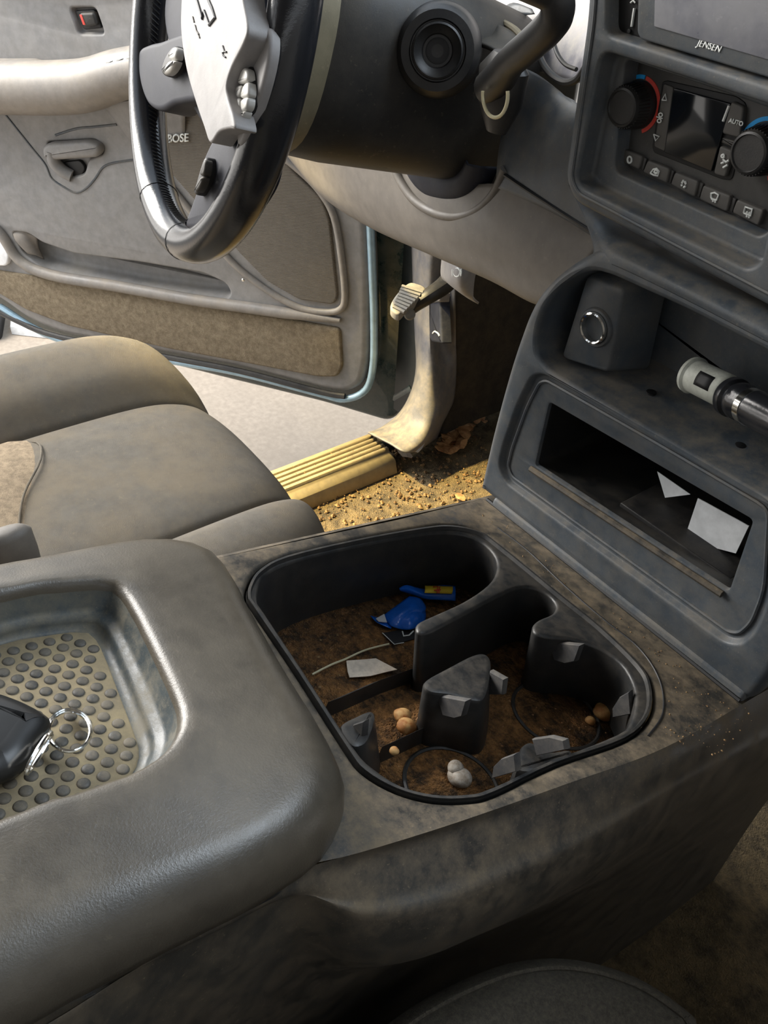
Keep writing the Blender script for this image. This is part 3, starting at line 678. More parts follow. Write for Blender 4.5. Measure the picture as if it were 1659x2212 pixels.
mb.surf([[FP.px(x, y, h) for x, y, h in r] for r in ([(884, 1288, .012), (905, 1292, .012), (914, 1300, .008)], [(838, 1322, .008), (880, 1318, .014), (918, 1320, .009)], [(828, 1332, .004), (845, 1352, .006), (870, 1360, .004), ][:3], )], 4, 4)
mb.surf([[FP.px(x, y, h) for x, y, h in r] for r in ([(836, 1324, .006), (885, 1300, .012), (916, 1306, .008)], [(840, 1345, .004), (890, 1335, .012), (920, 1330, .006)], [(860, 1358, .002), (885, 1360, .006), (915, 1350, .003)])], 4, 4)
mb.surf([[FP.px(x, y, h) for x, y, h in r] for r in ([(800, 1330, .004), (812, 1333, .003)], [(815, 1345, .006), (828, 1338, .004)], [(845, 1358, .004), (848, 1346, .003)])], 3, 3)
w_ = mb.build('foil', M['wrap'], t, ang=60, solid=.0004)
mb = MB(); mb.surf([[FP.px(x, y, h + .0012) for x, y, h in r] for r in [[(918, 1265, .0145), (950, 1266, .0145), (978, 1267, .0155)], [(918, 1274, .0165), (950, 1275, .0165), (978, 1276, .0170)], [(917, 1281, .0145), (950, 1282, .014), (976, 1283, .0145)]]], 4, 3)
mb.build('yellow_patch', M['yellow'], t, solid=.0003)
mb = MB()
for q in [[(936, 1268), (946, 1267), (944, 1281)], [(950, 1268), (948, 1281)], [(938, 1275), (952, 1274)]]: mb.tube([FP.px(x, y, .0190) for x, y in q], .0006, 5)
mb.build('red_marks', M['red'], t)
sheet('foil_scrap', 'small white torn corner beside the blue wrapper', 'scrap', [(812, 1336), (830, 1326), (836, 1344), (818, 1342)], M['paper'], off=.008)
t = thing('photo_scrap', 'small black card scrap with a thin white edge under the wrapper', 'card', FP.px(860, 1375))
mb = MB(); mb.slab(FP, FP.L([(826, 1367), (892, 1356), (900, 1378), (852, 1392)], .003), .002, .003, .0002); mb.build('card', M['dark'], t)
mb = MB(); mb.tube([FP.px(x, y, .0036) for x, y in [(826, 1367), (852, 1392), (872, 1388)]], .0004, 5)
mb.tube([FP.px(x, y, .0036) for x, y in [(869, 1364), (872, 1374), (884, 1372), (893, 1363)]], .0007, 5); mb.build('white_edge', M['print'], t)
sheet('paper_scrap', 'torn cream paper scrap lying on the brown dirt', 'paper', [(748, 1427), (790, 1424), (812, 1422), (835, 1434), (858, 1446), (832, 1452), (800, 1460), (755, 1463), (751, 1450)], M['paperw'], [0, .001, .002, .002, 0, 0, .001, 0, 0], off=.004)
mb = MB(); mb.tube(smooth([FP.px(x, y, h) for x, y, h in [(674, 1457, .005), (715, 1436, .005), (745, 1424, .005), (790, 1404, .005), (840, 1391, .005)]]), .0009, 6)
o = mb.build('wire', M['brass']); o['label'] = 'thin straight steel wire lying across the tray dirt'; o['category'] = 'wire'
def lump(c, r, m, name, label, cat, group=None, sq=.7, seed=0, n=None):
    rg = random.Random(seed); mb = MB(); n = n or C.n; u = n.orthogonal().normalized(); v = n.cross(u); loops = []
    for i in range(7):
        th = pi * (i + .5) / 7
        loops.append([c + n * (r * sq * (1 + cos(th)) ) + (u * cos(a) + v * sin(a)) * (r * sin(th) * (.75 + .5 * rg.random())) for a in [2 * pi * k / 9 for k in range(9)]])
    mb.loft(loops, True, True, True); o = mb.build(name, m, ang=180, sub=1); o['label'] = label; o['category'] = cat
    if group: o['group'] = group
    return o
lump(FP.px(1298, 1550, .0), .010, M['nut'], 'food_lump', 'orange brown shrivelled lump at the front of the cup well', 'lump', seed=1)
lump(FP.px(1272, 1562, .0), .005, M['nut'], 'food_lump', 'small brown nugget beside the orange brown lump', 'lump', seed=2)
lump(FP.px(866, 1556, .006), .0075, M['nut'], 'food_lump', 'upper orange nugget in the middle compartment', 'lump', seed=3)
lump(FP.px(874, 1580, .006), .0085, M['nut'], 'food_lump', 'lower yellow orange nugget in the middle compartment', 'lump', seed=4)
lump(FP.px(1265, 1500, .0), .007, M['leaf'], 'food_lump', 'pale tan flake near the round cup seat', 'lump', sq=.25, seed=5)
lump(FP.px(850, 1628, .02), .004, M['nut'], 'food_lump', 'tiny orange crumb on the low ridge', 'lump', seed=6)
t = thing('gum_lump', 'whitish crumpled chewing gum piece in the rear cup well', 'gum', FP.px(990, 1680))
c = FP.px(990, 1678, .004); mb = MB()
for k, (dx, dz, r) in enumerate([(0, 0, .010), (.003, .002, .009), (-.005, .004, .007)]):
    rg = random.Random(k + 9); mb.lathe(c + C.u * dx + C.n * dz, C.n + C.u * .2, [(r * .7, -.004), (r, -.001), (r * .95, .003), (r * .5, .005)], 9)
mb.build('gum', M['gum'], t, ang=80, sub=1)
# loose crumbs: nobody could count these
def crumbs(name, label, pl, poly, count, r0, r1, m, seed, h=0):
    rg = random.Random(seed); L = pl.L(poly); us = [p[0] for p in L]; vs = [p[1] for p in L]; mb = MB(); k = 0
    while k < count:
        u, v = rg.uniform(min(us), max(us)), rg.uniform(min(vs), max(vs))
        if not inside((u, v), L): continue
        k += 1; r = r0 + (r1 - r0) * rg.random()**2.5; c = pl.pt(u, v, h + r * .2); a0 = rg.random() * 6
        pts = [c + pl.u * (r * cos(a0 + q) * rg.uniform(.6, 1.3)) + pl.v * (r * sin(a0 + q) * rg.uniform(.6, 1.3)) - pl.n * r * .3 for q in (0, 1.3, 2.6, 3.9, 5.1)]
        i = mb.add(pts + [c + pl.n * r * .6]); mb.f += [(i[j], i[(j + 1) % 5], i[5]) for j in range(5)]
    o = mb.build(name, m, ang=30, kind='stuff'); o['label'] = label; o['category'] = 'crumbs'; return o
crumbs('tray_crumbs', 'brown crumbs scattered over the cup tray floor', FP, [(640, 1380), (800, 1320), (1000, 1240), (1060, 1270), (900, 1400), (900, 1460), (700, 1540)], 420, .0006, .0028, M['crumb'], 3)
crumbs('cup_crumbs', 'dark and tan crumbs in the cup wells', FP, [(1080, 1500), (1160, 1400), (1340, 1500), (1340, 1570), (1080, 1690), (860, 1690), (820, 1560), (900, 1500)], 480, .0006, .0026, M['leaf'], 5)
crumbs('lid_grit', 'fine tan grit on the dusty console top', C, [(990, 1090), (1090, 1130), (1420, 1400), (1640, 1540), (1560, 1640), (1430, 1600), (1430, 1450), (1200, 1260), (1090, 1170)], 200, .0003, .0011, M['crumb'], 6, h=.0)
# ------------------------------------------------------------------ lower stack: shelf and storage box
L_ = LOW
t = thing('lower_stack', 'blue grey stack housing with a shelf above a rectangular storage box', 'dashboard stack', (-.31, .53, -.54))
oul = [(1034, 1055), (1037, 1042), (1056, 955), (1078, 868), (1105, 772), (1136, 684), (1158, 640), (1194, 600), (1244, 563), (1287, 541), (1320, 548), (1420, 596), (1560, 664), (1700, 735), (1760, 780), (1740, 1200), (1700, 1400), (1660, 1470), (1625, 1512), (1600, 1514)]
ou = rnd(L_.L(oul), .03, 3)
shelf = rnd(L_.L([(1156, 764), (1158, 715), (1174, 668), (1205, 622), (1240, 597), (1278, 584), (1318, 594), (1480, 668), (1700, 782), (1705, 1098), (1640, 1068), (1185, 800)]), .012, 4)
box = rnd(L_.L([(1176, 875), (1613, 1131), (1562, 1283), (1146, 1009)]), .003, 3)
frame = rnd(L_.L([(1148, 814), (1170, 808), (1400, 938), (1672, 1096), (1660, 1290), (1630, 1365), (1598, 1392), (1565, 1388), (1091, 1042), (1077, 1008), (1086, 965), (1120, 868)]), .014, 4)
mb = MB()
mb.plate(L_, inset(ou, .008), [inset(shelf, -.004), inset(frame, -.003)], 0)
ls = [L_.up(inset(ou, .008 * (1 - sin(pi / 2 * k / 5))), -.008 * (1 - cos(pi / 2 * k / 5))) for k in range(6)]
ls.append(L_.up(ou, -.06)); ls.append(L_.up(inset(ou, .004), -.16)); mb.loft(ls)
# frame step around the box
mb.basin(L_, frame, 0, .006, .003, .001, .002, floor=False)
mb.plate(L_, inset(frame, .003), [inset(box, -.003)], -.006)
fr2 = inset(frame, .007)
mb.ring(L_.up(fr2, -.0055), .0016, 6)
mb.loft([L_.up(inset(box, -.003), -.006), L_.up(inset(box, -.001), -.0068), L_.up(box, -.010)])
mb.build('housing', M['dash'], t, ang=45)
# storage box interior: deep tray
bx = ccw(box)
MB().loft([L_.up(bx, -.0095), L_.up(inset(bx, -.004), -.02), L_.up(inset(bx, -.006), -.17)], True, False, True).build('storage_box', M['insert'], t, ang=45)
MB().tube([L_.px(1146, 1012, -.004), L_.px(1350, 1146, -.004), L_.px(1560, 1284, -.004)], .003, 8).build('box_sill', M['console'], t, label='dusty front lip of the storage box')
# shelf niche: dusty floor, dark back wall with the raised socket block
SB = ccw(shelf)
mb = MB(); ls = []
for k in range(4):
    a = pi / 2 * k / 3; ls.append(L_.up(inset(SB, -.004 * (1 - sin(a))), -.004 * (1 - cos(a))))
ls += [L_.up(inset(SB, .002), -.03), L_.up(inset(SB, .004), -.062), L_.up(inset(SB, .012), -.072)]
mb.loft(ls, True, False, True); mb.build('shelf_niche', M['dash'], t, ang=45)
# socket block
mb = MB()
def bp(pts, off): return [L_.px(x, y, o if isinstance(off, list) else off) for (x, y), o in zip(pts, off if isinstance(off, list) else [off] * len(pts))]
A = [(1215, 770), (1268, 600), (1345, 628), (1312, 800)]
q0 = L_.up(rnd(L_.L(A, -.018), .006), -.018); cq = sum(q0, V((0, 0, 0))) / len(q0)
q1 = [cq + (p - cq) * 1.35 - V((0, -.045, 0)) for p in q0]
q2 = [cq + (p - cq) * 1.06 + V((0, .002, 0)) for p in q0]
mb.loft([q1, q2, [cq + (p - cq) * .99 for p in q0]], True, False, True)
mb.build('socket_block', M['dash'], t, ang=60)
sc = L_.px(1285, 708, -.016)
mb = MB(); mb.lathe(sc + V((0, .004, 0)), (0, -1, 0), [(.0165, -.002), (.0165, .003), (.0155, .0045), (.0135, .0045), (.0130, .002)], 40, False)
sk = mb.build('socket_collar', M['dash'], t)
mb = MB(); mb.lathe(sc, (0, -1, 0), [(.0132, -.002), (.0132, .0035), (.0120, .0042), (.0108, .0035), (.0106, -.030)], 40, False); mb.build('chrome_ring', M['chrome'], sk)
mb = MB(); mb.lathe(sc + V((0, .006, 0)), (0, -1, 0), [(.0100, -.022), (.0104, -.002)], 32, False); mb.lathe(sc + V((0, .026, 0)), (0, -1, 0), [(.0104, 0), (.003, .001)], 24); mb.build('socket_well', M['brass'], sk)
# holes in the shelf floor: dark plugs
SF = PL(L_.px(1420, 830, -.03) , XP, V((0, 1, 0)))
SF.o = V((0, 0, L_.px(1420, 938, 0)[2] + .001))
zl = L_.px(1185, 800)[2] + .0052
for x, y in [(1407, 847), (1600, 962)]:
    c = ray(x, y); c = c * (zl / c[2]); MB().lathe(c, (0, 0, 1), [(.0042, -.001), (.0042, .0004), (.0036, .0006)], 20).build('shelf_plug', M['dark'], t)
# dark rub marks are worn plastic spots on the lip
# ledge above shelf
t2 = None
# papers in the box
bz = L_.px(1146, 1012, 0)[2]
def flatsheet(name, label, cat, pts, y0, tilt, m):
    # a sheet standing in the box: plane through pts with its own tilt
    P = [cp(x, y, 'y', y0 + tilt * k) for (x, y), k in zip(pts, (0, 0, 1, 1))] if len(pts) == 4 else [cp(x, y, 'y', y0 + tilt * k) for (x, y), k in zip(pts, (1, 1, 0))]
    n = (P[1] - P[0]).cross(P[2] - P[0]).normalized() * .0004
    a = resample(P, 16, True); mb = MB(); mb.loft([[p - n for p in P], [p + n for p in P]], True, True, True)
    o = mb.build(name, m, ang=20); o['label'] = label; o['category'] = cat
flatsheet('receipt', 'white crumpled receipt leaning in the storage box', 'receipt', [(1508, 1076), (1618, 1136), (1590, 1195), (1478, 1166)], .552, 0, M['paper'])
flatsheet('paper_corner', 'small triangular white paper corner at the back of the storage box', 'paper', [(1420, 1018), (1492, 1068), (1437, 1075)], .565, .003, M['paper'])
o = MB().slab(PL(V((0, 0, -.466)), XP, V((0, 1, 0))), [(-.33, .53), (-.215, .53), (-.215, .64), (-.33, .64)], 0, .004, .001).build('dark_booklet', M['black']); o['label'] = 'dark booklet lying flat on the storage box floor'; o['category'] = 'booklet'

# charger lying on the shelf
t = thing('car_charger', 'white and black cigarette lighter plug lying on the upper shelf', 'charger', cp(1560, 850, 'y', .545))
a = cp(1492, 808, 'y', .545); b = cp(1578, 850, 'y', .535); ax = (b - a).normalized()
mb = MB(); L0 = (b - a).length
mb.lathe(a, ax, [(.0105, 0), (.0140, .001), (.0145, .004), (.0128, .006), (.0128, L0 * .88), (.0115, L0 * .93), (.009, L0)], 32)
wb = mb.build('white_body', M['white'], t)
mb = MB(); nrm = (V((0, 0, 0)) - a).normalized(); nrm = (nrm - ax * nrm.dot(ax)).normalized(); sd = ax.cross(nrm)
mb.grid([[a + ax * s + (nrm * cos(q) + sd * sin(q)) * .0130 for q in (-.42, -.2, 0, .22, .45)] for s in (L0 * .42, L0 * .5, L0 * .62, L0 * .78)]); mb.build('black_window', M['dark'], wb, solid=.0004)
c2 = b + V((.0, -.003, -.0)); ax2 = (cp(1680, 905, 'y', .515) - b).normalized()
mb = MB(); mb.lathe(c2, ax2, [(.008, -.004), (.0125, .0), (.0145, .003), (.0145, .008), (.0125, .010), (.0135, .013), (.0135, .018), (.0125, .020), (.0128, .05), (.0110, .07)], 32); mb.build('black_barrel', M['leather'], t)
mb = MB(); mb.lathe(c2 + ax2 * .024, ax2, [(.0133, 0), (.0133, .006)], 24); mb.build('metal_band', M['chrome'], t)

# ------------------------------------------------------------------ upper stack surround
U = UPP
t = thing('stack_bezel', 'blue grey dash surround framing the radio and climate panel', 'dash bezel', (-.30, .54, -.26))
ob = [(1292, -300), (1286, -60), (1280, 0), (1268, 100), (1252, 225), (1232, 350), (1227, 385), (1230, 412), (1248, 435), (1311, 468), (1477, 558), (1568, 604), (1700, 676), (1900, 760), (1900, -200)]
ob = [tuple(p) for p in smooth(ccw(U.L(ob)), True, 3)]
ob = rnd(U.L([(1290, -300), (1278, 30), (1228, 385), (1250, 436), (1311, 468), (1477, 558), (1700, 676), (1950, 800), (1950, -200)]), .012, 5)
hr = rnd(U.L([(1328, -260), (1324, 72), (1470, 118), (1900, 252), (1900, -200)]), .006, 4)
hc = rnd(U.L([(1312, 108), (1900, 295), (1900, 640), (1660, 520), (1640, 560), (1610, 575), (1275, 405), (1256, 385)]), .010, 5)
hc = rnd(U.L([(1312, 108), (1716, 238), (1656, 562), (1628, 578), (1272, 405), (1257, 384)]), .010, 5)
mb = MB()
mb.plate(U, inset(ob, .006), [inset(hr, -.003), inset(hc, -.003)], .006)
ls = [U.up(inset(ob, .006 * (1 - sin(pi / 2 * k / 4))), .006 - .006 * (1 - cos(pi / 2 * k / 4))) for k in range(5)] + [U.up(ob, -.02), U.up(inset(ob, .003), -.07)]
mb.loft(ls); mb.basin(U, hr, .006, .012, .003, .001, .003, floor=False)
mb.basin(U, hc, .006, .016, .003, .001, .003, floor=False)
h2 = rnd(U.L([(1350, 126), (1326, 356), (1334, 374), (1640, 512), (1660, 500), (1708, 250)], -.010), .006, 4)
mb.plate(U, inset(hc, .004), [inset(h2, -.002)], -.010)
mb.basin(U, h2, -.010, .022, .002, .001, .002, floor=False)
mb.ring(U.up(inset(ob, .0085), .0060), .0013, 6)
mb.build('surround', M['dash'], t, ang=45)
# dusty sloping ledge between surround and shelf
mb = MB()
mb.surf([[U.px(1228, 400, -.035), U.px(1300, 452, -.035), U.px(1480, 548, -.035), U.px(1720, 676, -.035)],
         [U.px(1262, 470, -.02), U.px(1318, 500, -.014), U.px(1480, 580, -.010), U.px(1720, 700, -.008)],
         [L_.px(1284, 535, -.012), L_.px(1325, 548, -.004), L_.px(1480, 622, -.002), L_.px(1720, 745, -.002)],
         [L_.px(1276, 565, -.006), L_.px(1325, 572, -.001), L_.px(1480, 645, -.001), L_.px(1720, 770, -.001)]], 6, 5)
mb.build('sloping_ledge', M['dash'], t, solid=.002, ang=70)

# radio
t = thing('car_stereo', 'dusty double height car stereo with a large grey touch screen', 'car stereo', U.px(1480, 60, -.006))
fc = rnd(U.L([(1332, -260), (1330, 68), (1470, 112), (1900, 246), (1900, -200)], -.004), .002)
MB().slab(U, fc, -.03, -.004, .002).build('faceplate', M['dark'], t)
sb = MB().slab(U, rnd(U.L([(1393, -250), (1384, 70), (1392, 84), (1900, 236), (1900, -200)], -.002), .002), -.006, .002, .0015).build('screen_frame', M['dash'], t)
MB().slab(U, rnd(U.L([(1420, -250), (1412, 58), (1900, 200), (1900, -200)], .003), .001), .001, .0028, .0005).build('screen', M['screen'], t)
text('brand_lettering', 'JENSEN', U, 1503, 98, 1557, 114, .0024, M['print'], sb, ital=.25, ext=.0003, bold=.02)
mb = MB(); mb.slab(U, U.L([(1366, 18), (1369, 18), (1363, 58), (1360, 58)], -.002), -.004, -.0025, .0002); mb.build('slot_line', M['print'], t)
mb = MB(); mb.tube([U.px(x, y, -.003) for x, y in [(1362, 6), (1368, 1), (1372, 6)]], .0006, 5); mb.build('slot_mark', M['print'], t)
mb = MB(); mb.lathe(U.px(1361, 67, -.004), U.n, [(.0014, 0), (.0014, .0015), (.0006, .0016)], 12); mb.build('reset_button', M['dark'], t)

# climate control panel
t = thing('climate_panel', 'dark climate control panel with two knobs and a small display', 'climate control', U.px(1480, 300, -.024))
W_ = PL((0, .539, 0), XP, ZP)
pc = rnd(W_.L([(1340, 100), (1326, 358), (1336, 376), (1640, 526), (1720, 540), (1740, 230)]), .004)
MB().slab(W_, pc, -.02, 0, .002).build('faceplate', M['panel'], t)
def knob(cx, cy, capx, capy):
    c = W_.px(cx, cy, 0); cap = W_.px(capx, capy, .020)
    k_ = MB().lathe(c, W_.n, [(.0158, 0), (.0158, .004), (.0146, .006), (.0134, .016), (.0126, .0180), (.0112, .0186), (.0106, .0175), (.002, .0175)], 48)
    for i in range(40):
        a = 2 * pi * i / 40; k_.tube([c + W_.n * h + (W_.u * cos(a) + W_.v * sin(a)) * r for r, h in ((.0149, .006), (.0137, .0155))], .0006, 5)
    return k_.build('knob', M['black'], t)
def arc(c, r, a0, a1, m, nm):
    mb = MB(); n = 24
    mb.loft([[c + (W_.u * cos(R(a)) + W_.v * sin(R(a))) * (r + d) + W_.n * h for d, h in ((-.0012, 0), (-.0012, .0006), (.0014, .0006), (.0014, 0))] for a in [a0 + (a1 - a0) * k / n for k in range(n + 1)]], True, True, True)
    mb.build(nm, m, t)
kc = W_.px(1379, 226, 0); knob(1379, 226, 1352, 235)
arc(kc, .0178, 88, 142, M['blue'], 'cold_scale'); arc(kc, .0178, -62, 84, M['red'], 'hot_scale')
kc = W_.px(1652, 322, 0); knob(1652, 322, 1620, 332)
arc(kc, .0178, 88, 160, M['blue'], 'cold_scale'); arc(kc, .0178, -62, 84, M['red'], 'hot_scale')
def key(pts, h=.004, m='key', r=.0022, nm='button', b=.0012): return MB().slab(W_, rnd(W_.L(pts, h * .7), r), -.002, h, b).build(nm, M[m], t)
mb = MB(); mb.slab(W_, rnd(W_.L([(1430, 176), (1440, 174), (1590, 208), (1612, 224), (1604, 300), (1580, 390), (1560, 388), (1412, 330), (1408, 318)], .001), .003), -.001, .0008, .0005); mb.build('display_surround', M['dark'], t)
key([(1434, 180), (1456, 188), (1437, 328), (1413, 316)], .002, 'key', .002, 'fan_strip', .0008)
d_ = key([(1457, 190), (1580, 224), (1538, 370), (1437, 328)], .0032, 'lcd', .0008, 'display', .0004)
bauto = key([(1582, 218), (1609, 230), (1600, 298), (1561, 288)]); bdir = key([(1557, 314), (1586, 326), (1568, 383), (1543, 375)])
key([(1561, 296), (1592, 306), (1588, 320), (1557, 308)], .002, 'key', .0008)
bts = [key(q) for q in ([(1348, 321), (1390, 337), (1382, 366), (1335, 346)], [(1401, 345), (1449, 364), (1442, 396), (1390, 372)], [(1460, 371), (1511, 391), (1502, 426), (1450, 398)], [(1521, 399), (1581, 423), (1572, 458), (1512, 430)], [(1594, 430), (1652, 454), (1640, 488), (1583, 459)])]
for q in ([(1391, 339), (1398, 343), (1390, 368), (1383, 364)], [(1451, 367), (1457, 370), (1449, 396), (1443, 394)], [(1512, 393), (1520, 397), (1511, 427), (1504, 424)], [(1583, 426), (1591, 430), (1582, 459), (1574, 456)]): key(q, .002, 'panel', .0006, 'button_spacer', .0005)
text('auto_lettering', 'AUTO', W_, 1573, 264, 1604, 273, .0046, M['print'], bauto, bold=.04)
def strokes(nm, par, lines, r=.00045, off=.0045, m='print'):
    mb = MB()
    for l in lines: mb.tube([W_.px(x, y, off) for x, y in l], r, 5)
    return mb.build(nm, M[m], par)
def circ(x, y, a, b, n=14, a0=0, a1=360): return [(x + a * cos(R(a0 + (a1 - a0) * k / n)), y + b * sin(R(a0 + (a1 - a0) * k / n))) for k in range(n + 1)]
strokes('up_mark', d_, [[(1430, 216), (1437, 203), (1440, 217), (1430, 216)]], off=.003)
strokes('down_mark', d_, [[(1412, 290), (1424, 295), (1416, 304), (1412, 290)]], off=.003)
strokes('fan_mark', d_, [circ(1427, 248, 4, 4), circ(1424, 261, 4, 4), [(1418, 252), (1431, 256)]], off=.003)
strokes('zero_mark', bts[0], [circ(1360, 345, 4.5, 7)], .0007)
strokes('recirculation_mark', bts[1], [[(1405, 374), (1411, 366), (1419, 364), (1424, 370), (1421, 380), (1412, 378), (1405, 374)], [(1412, 371), (1418, 374)], circ(1417, 371, 3, 4)], .0006)
strokes('vent_mark', bts[2], [[(1473, 396), (1477, 389)], [(1480, 391), (1482, 398)], [(1481, 402), (1477, 405)], [(1473, 402), (1472, 398)]], .0008)
strokes('defrost_mark', bts[3], [[(1536, 425), (1536, 418), (1544, 416), (1552, 421), (1548, 432), (1538, 430), (1536, 425)], [(1540, 436), (1540, 428)], [(1545, 438), (1545, 430)]], .0007)
strokes('rear_defrost_mark', bts[4], [[(1607, 460), (1610, 447), (1625, 452), (1622, 466), (1607, 460)], [(1613, 469), (1614, 456)], [(1618, 471), (1619, 458)]], .0007)
strokes('airflow_mark', bdir, [circ(1562, 337, 3, 3), [(1562, 344), (1568, 350), (1575, 346)], [(1558, 353), (1564, 350)], [(1562, 362), (1572, 356)]], .0008)
strokes('display_glint', d_, [[(1575, 228), (1562, 262)]], .0009, .0036)

# ------------------------------------------------------------------ dashboard
t = thing('dashboard', 'warm grey lower dashboard sweeping under the steering column', 'dashboard', (-.7, .6, -.40))
def PY(r): return [cp(x, y, 'y', v) for x, y, v in r]
rows = [PY([(560, 205, .75), (650, 338, .73), (700, 408, .72), (800, 472, .70), (950, 538, .67), (1060, 585, .64), (1150, 634, .61), (1200, 640, .60)]),
        PY([(540, 230, .665), (636, 352, .66), (700, 424, .65), (800, 488, .635), (950, 555, .60), (1060, 602, .58), (1148, 648, .56), (1200, 660, .55)]),
        PY([(555, 215, .645), (655, 330, .64), (725, 395, .625), (820, 450, .605), (960, 515, .58), (1070, 562, .565), (1160, 600, .55), (1240, 600, .54)]),
        PY([(590, 190, .63), (700, 290, .62), (780, 345, .605), (880, 400, .59), (985, 462, .575), (1085, 500, .56), (1180, 525, .548), (1290, 545, .54)]),
        PY([(640, 160, .625), (740, 250, .615), (830, 305, .60), (920, 350, .59), (1010, 395, .58), (1085, 400, .57), (1190, 450, .556), (1300, 515, .545)])]
mb = MB(); mb.surf(rows, 6, 6); mb.build('knee_panel', M['dashw'], t, ang=70, solid=.004)
mb = MB(); mb.surf([PY([(1075, 405, .568), (1190, 455, .555), (1300, 520, .542)]), PY([(1080, 330, .575), (1190, 365, .56), (1300, 400, .545)]), PY([(1100, 220, .59), (1200, 250, .57), (1300, 280, .55)]),
                    PY([(1110, 140, .61), (1165, 165, .60), (1235, 215, .575), (1300, 190, .555)])], 6, 6)
mb.build('side_panel', M['dash'], t, ang=70, solid=.004)
MB().tube(smooth(PY([(1082, 372, .567), (1130, 405, .560), (1200, 450, .552), (1284, 505, .541)]), sub=5), .0016, 6).build('panel_joint', M['dark'], t)
# bowl under the column with its raised rim
c = cp(985, 372, 'y', .60)
mb = MB(); ls = []
rim = smooth(PY([(846, 340, .590), (862, 385, .588), (895, 432, .584), (940, 460, .580), (990, 468, .576), (1035, 452, .572), (1070, 415, .570), (1092, 365, .568)]), sub=5)
inn = smooth(PY([(872, 350, .600), (888, 388, .600), (915, 420, .600), (950, 440, .598), (990, 446, .594), (1030, 432, .588), (1058, 400, .584), (1076, 362, .580)]), sub=5)
mb.tube(rim, .005, 8); mb.loft([rim, [a.lerp(b, .5) + V((0, .012, 0)) for a, b in zip(rim, inn)], inn], closed=False)
mb.build('bowl_rim', M['dashw'], t, ang=70)
mb = MB(); cc3 = cp(985, 330, 'y', .575)
for k in range(1): mb.loft([inn, [a.lerp(cc3, .18) + V((0, -.012, 0)) for a in inn], [a.lerp(cc3, .4) + V((0, -.016, 0)) for a in inn], [a.lerp(cc3, .8) for a in inn]], closed=False)
mb.build('column_bowl', M['spoke'], t, ang=70, solid=.002)
MB().box((-.20, 1.10, .03), 1.66, .80, .03, .01).build('dash_top', M['dash'], t)
MB().box((.24, .78, -.20), .76, .50, .42, .03).build('passenger_dash', M['dash'], t)
# cluster lens and its hood
mb = MB(); mb.surf([PY([(860, 60, .68), (1000, 100, .67), (1150, 150, .65), (1290, 190, .60)]), PY([(860, -20, .70), (1000, 20, .69), (1150, 70, .67), (1290, 100, .62)]), PY([(860, -120, .72), (1000, -80, .71), (1150, -40, .69), (1300, 0, .65)]), PY([(860, -260, .74), (1000, -220, .73), (1150, -180, .71), (1300, -150, .67)])], 5, 5)
cl = mb.build('cluster_lens', M['lens'], t, ang=70, solid=.003)
MB().tube(smooth(PY([(1162, 112, .60), (1175, 142, .595), (1195, 165, .59), (1222, 178, .585), (1248, 170, .58), (1268, 140, .575)]), sub=5), .003, 8).build('lens_trim', M['black'], t)
MB().tube(smooth(PY([(1195, 88, .61), (1205, 118, .60), (1222, 140, .595), (1245, 150, .59)]), sub=5), .0018, 8).build('lens_crease', M['shroud'], t)
mb = MB(); mb.surf([PY([(1080, 22, .655), (1110, 6, .66), (1150, 20, .655)]), PY([(1085, 30, .650), (1120, 34, .655), (1155, 30, .65)])], 4, 3); mb.build('lens_mark', M['dash'], t, solid=.001)
# ------------------------------------------------------------------ steering column
WC = V((-.73, .368, -.145)); TAU, YAW = .269, -.193
WH = PL(WC, (cos(YAW), sin(YAW), 0), V((-sin(YAW), cos(YAW), 0)) * sin(TAU) + V((0, 0, cos(TAU))))
t = thing('steering_column', 'dark dusty steering column shroud with ignition boss and gear lever', 'steering column', WC - WH.n * .2 - WH.v * .09)
def ring(tt, ru, rv, du=0, dv=0, p=.8, n=40):
    return [WH.pt(du + ru * math.copysign(abs(cos(a))**p, cos(a)), dv + rv * math.copysign(abs(sin(a))**p, sin(a)), -tt) for a in [2 * pi * k / n for k in range(n)]]
MB().loft([ring(.028, .075, .08), ring(.034, .088, .098), ring(.052, .090, .100), ring(.062, .086, .095), ring(.078, .082, .088)], True, True, True).build('collar', M['collar'], t, ang=60)
MB().loft([ring(.070, .074, .082), ring(.078, .080, .090), ring(.11, .080, .090, .004), ring(.17, .080, .086, .006), ring(.24, .078, .082, .006), ring(.29, .070, .078, .006), ring(.305, .05, .06, .006)], True, True, True).build('shroud', M['shroud'], t, ang=60)
bc = cp(945, 110, 'y', .505); ba = (-bc).normalized()
mb = MB(); mb.lathe(bc - ba * .03, ba, [(.040, -.03), (.037, .0), (.034, .022), (.030, .029), (.0235, .030), (.0225, .0275), (.0215, .0275), (.0210, .031), (.0195, .032), (.0185, .030), (.013, .027), (.012, .024), (.003, .024)], 48)
bo = mb.build('ignition_boss', M['black'], t, ang=35)
mb = MB(); mb.lathe(bc - ba * .008, ba, [(.0105, 0), (.0100, .002), (.008, .0025), (.002, .0015)], 28); mb.build('ignition_barrel', M['dark'], bo)
path = smooth([cp(x, y, 'y', v) for x, y, v in [(1060, 190, .51), (1085, 160, .50), (1105, 132, .49), (1145, 98, .48), (1190, 55, .47), (1205, 22, .465), (1195, -12, .46), (1150, -35, .45), (1080, -62, .44), (980, -100, .42)]], sub=6)
MB().tube(path, [.014 - .003 * min(1, i / 12) for i in range(len(path))], 16).build('gear_lever', M['black'], t)
mb = MB(); c = cp(1085, 180, 'y', .515); mb.loft([[c + V((a * cos(q), .6 * a * sin(q), h)) for q in [2 * pi * k / 20 for k in range(20)]] for a, h in [(.010, -.036), (.022, -.014), (.024, .01), (.012, .022)]], True, True, True)
mb.build('lever_boot', M['black'], t)
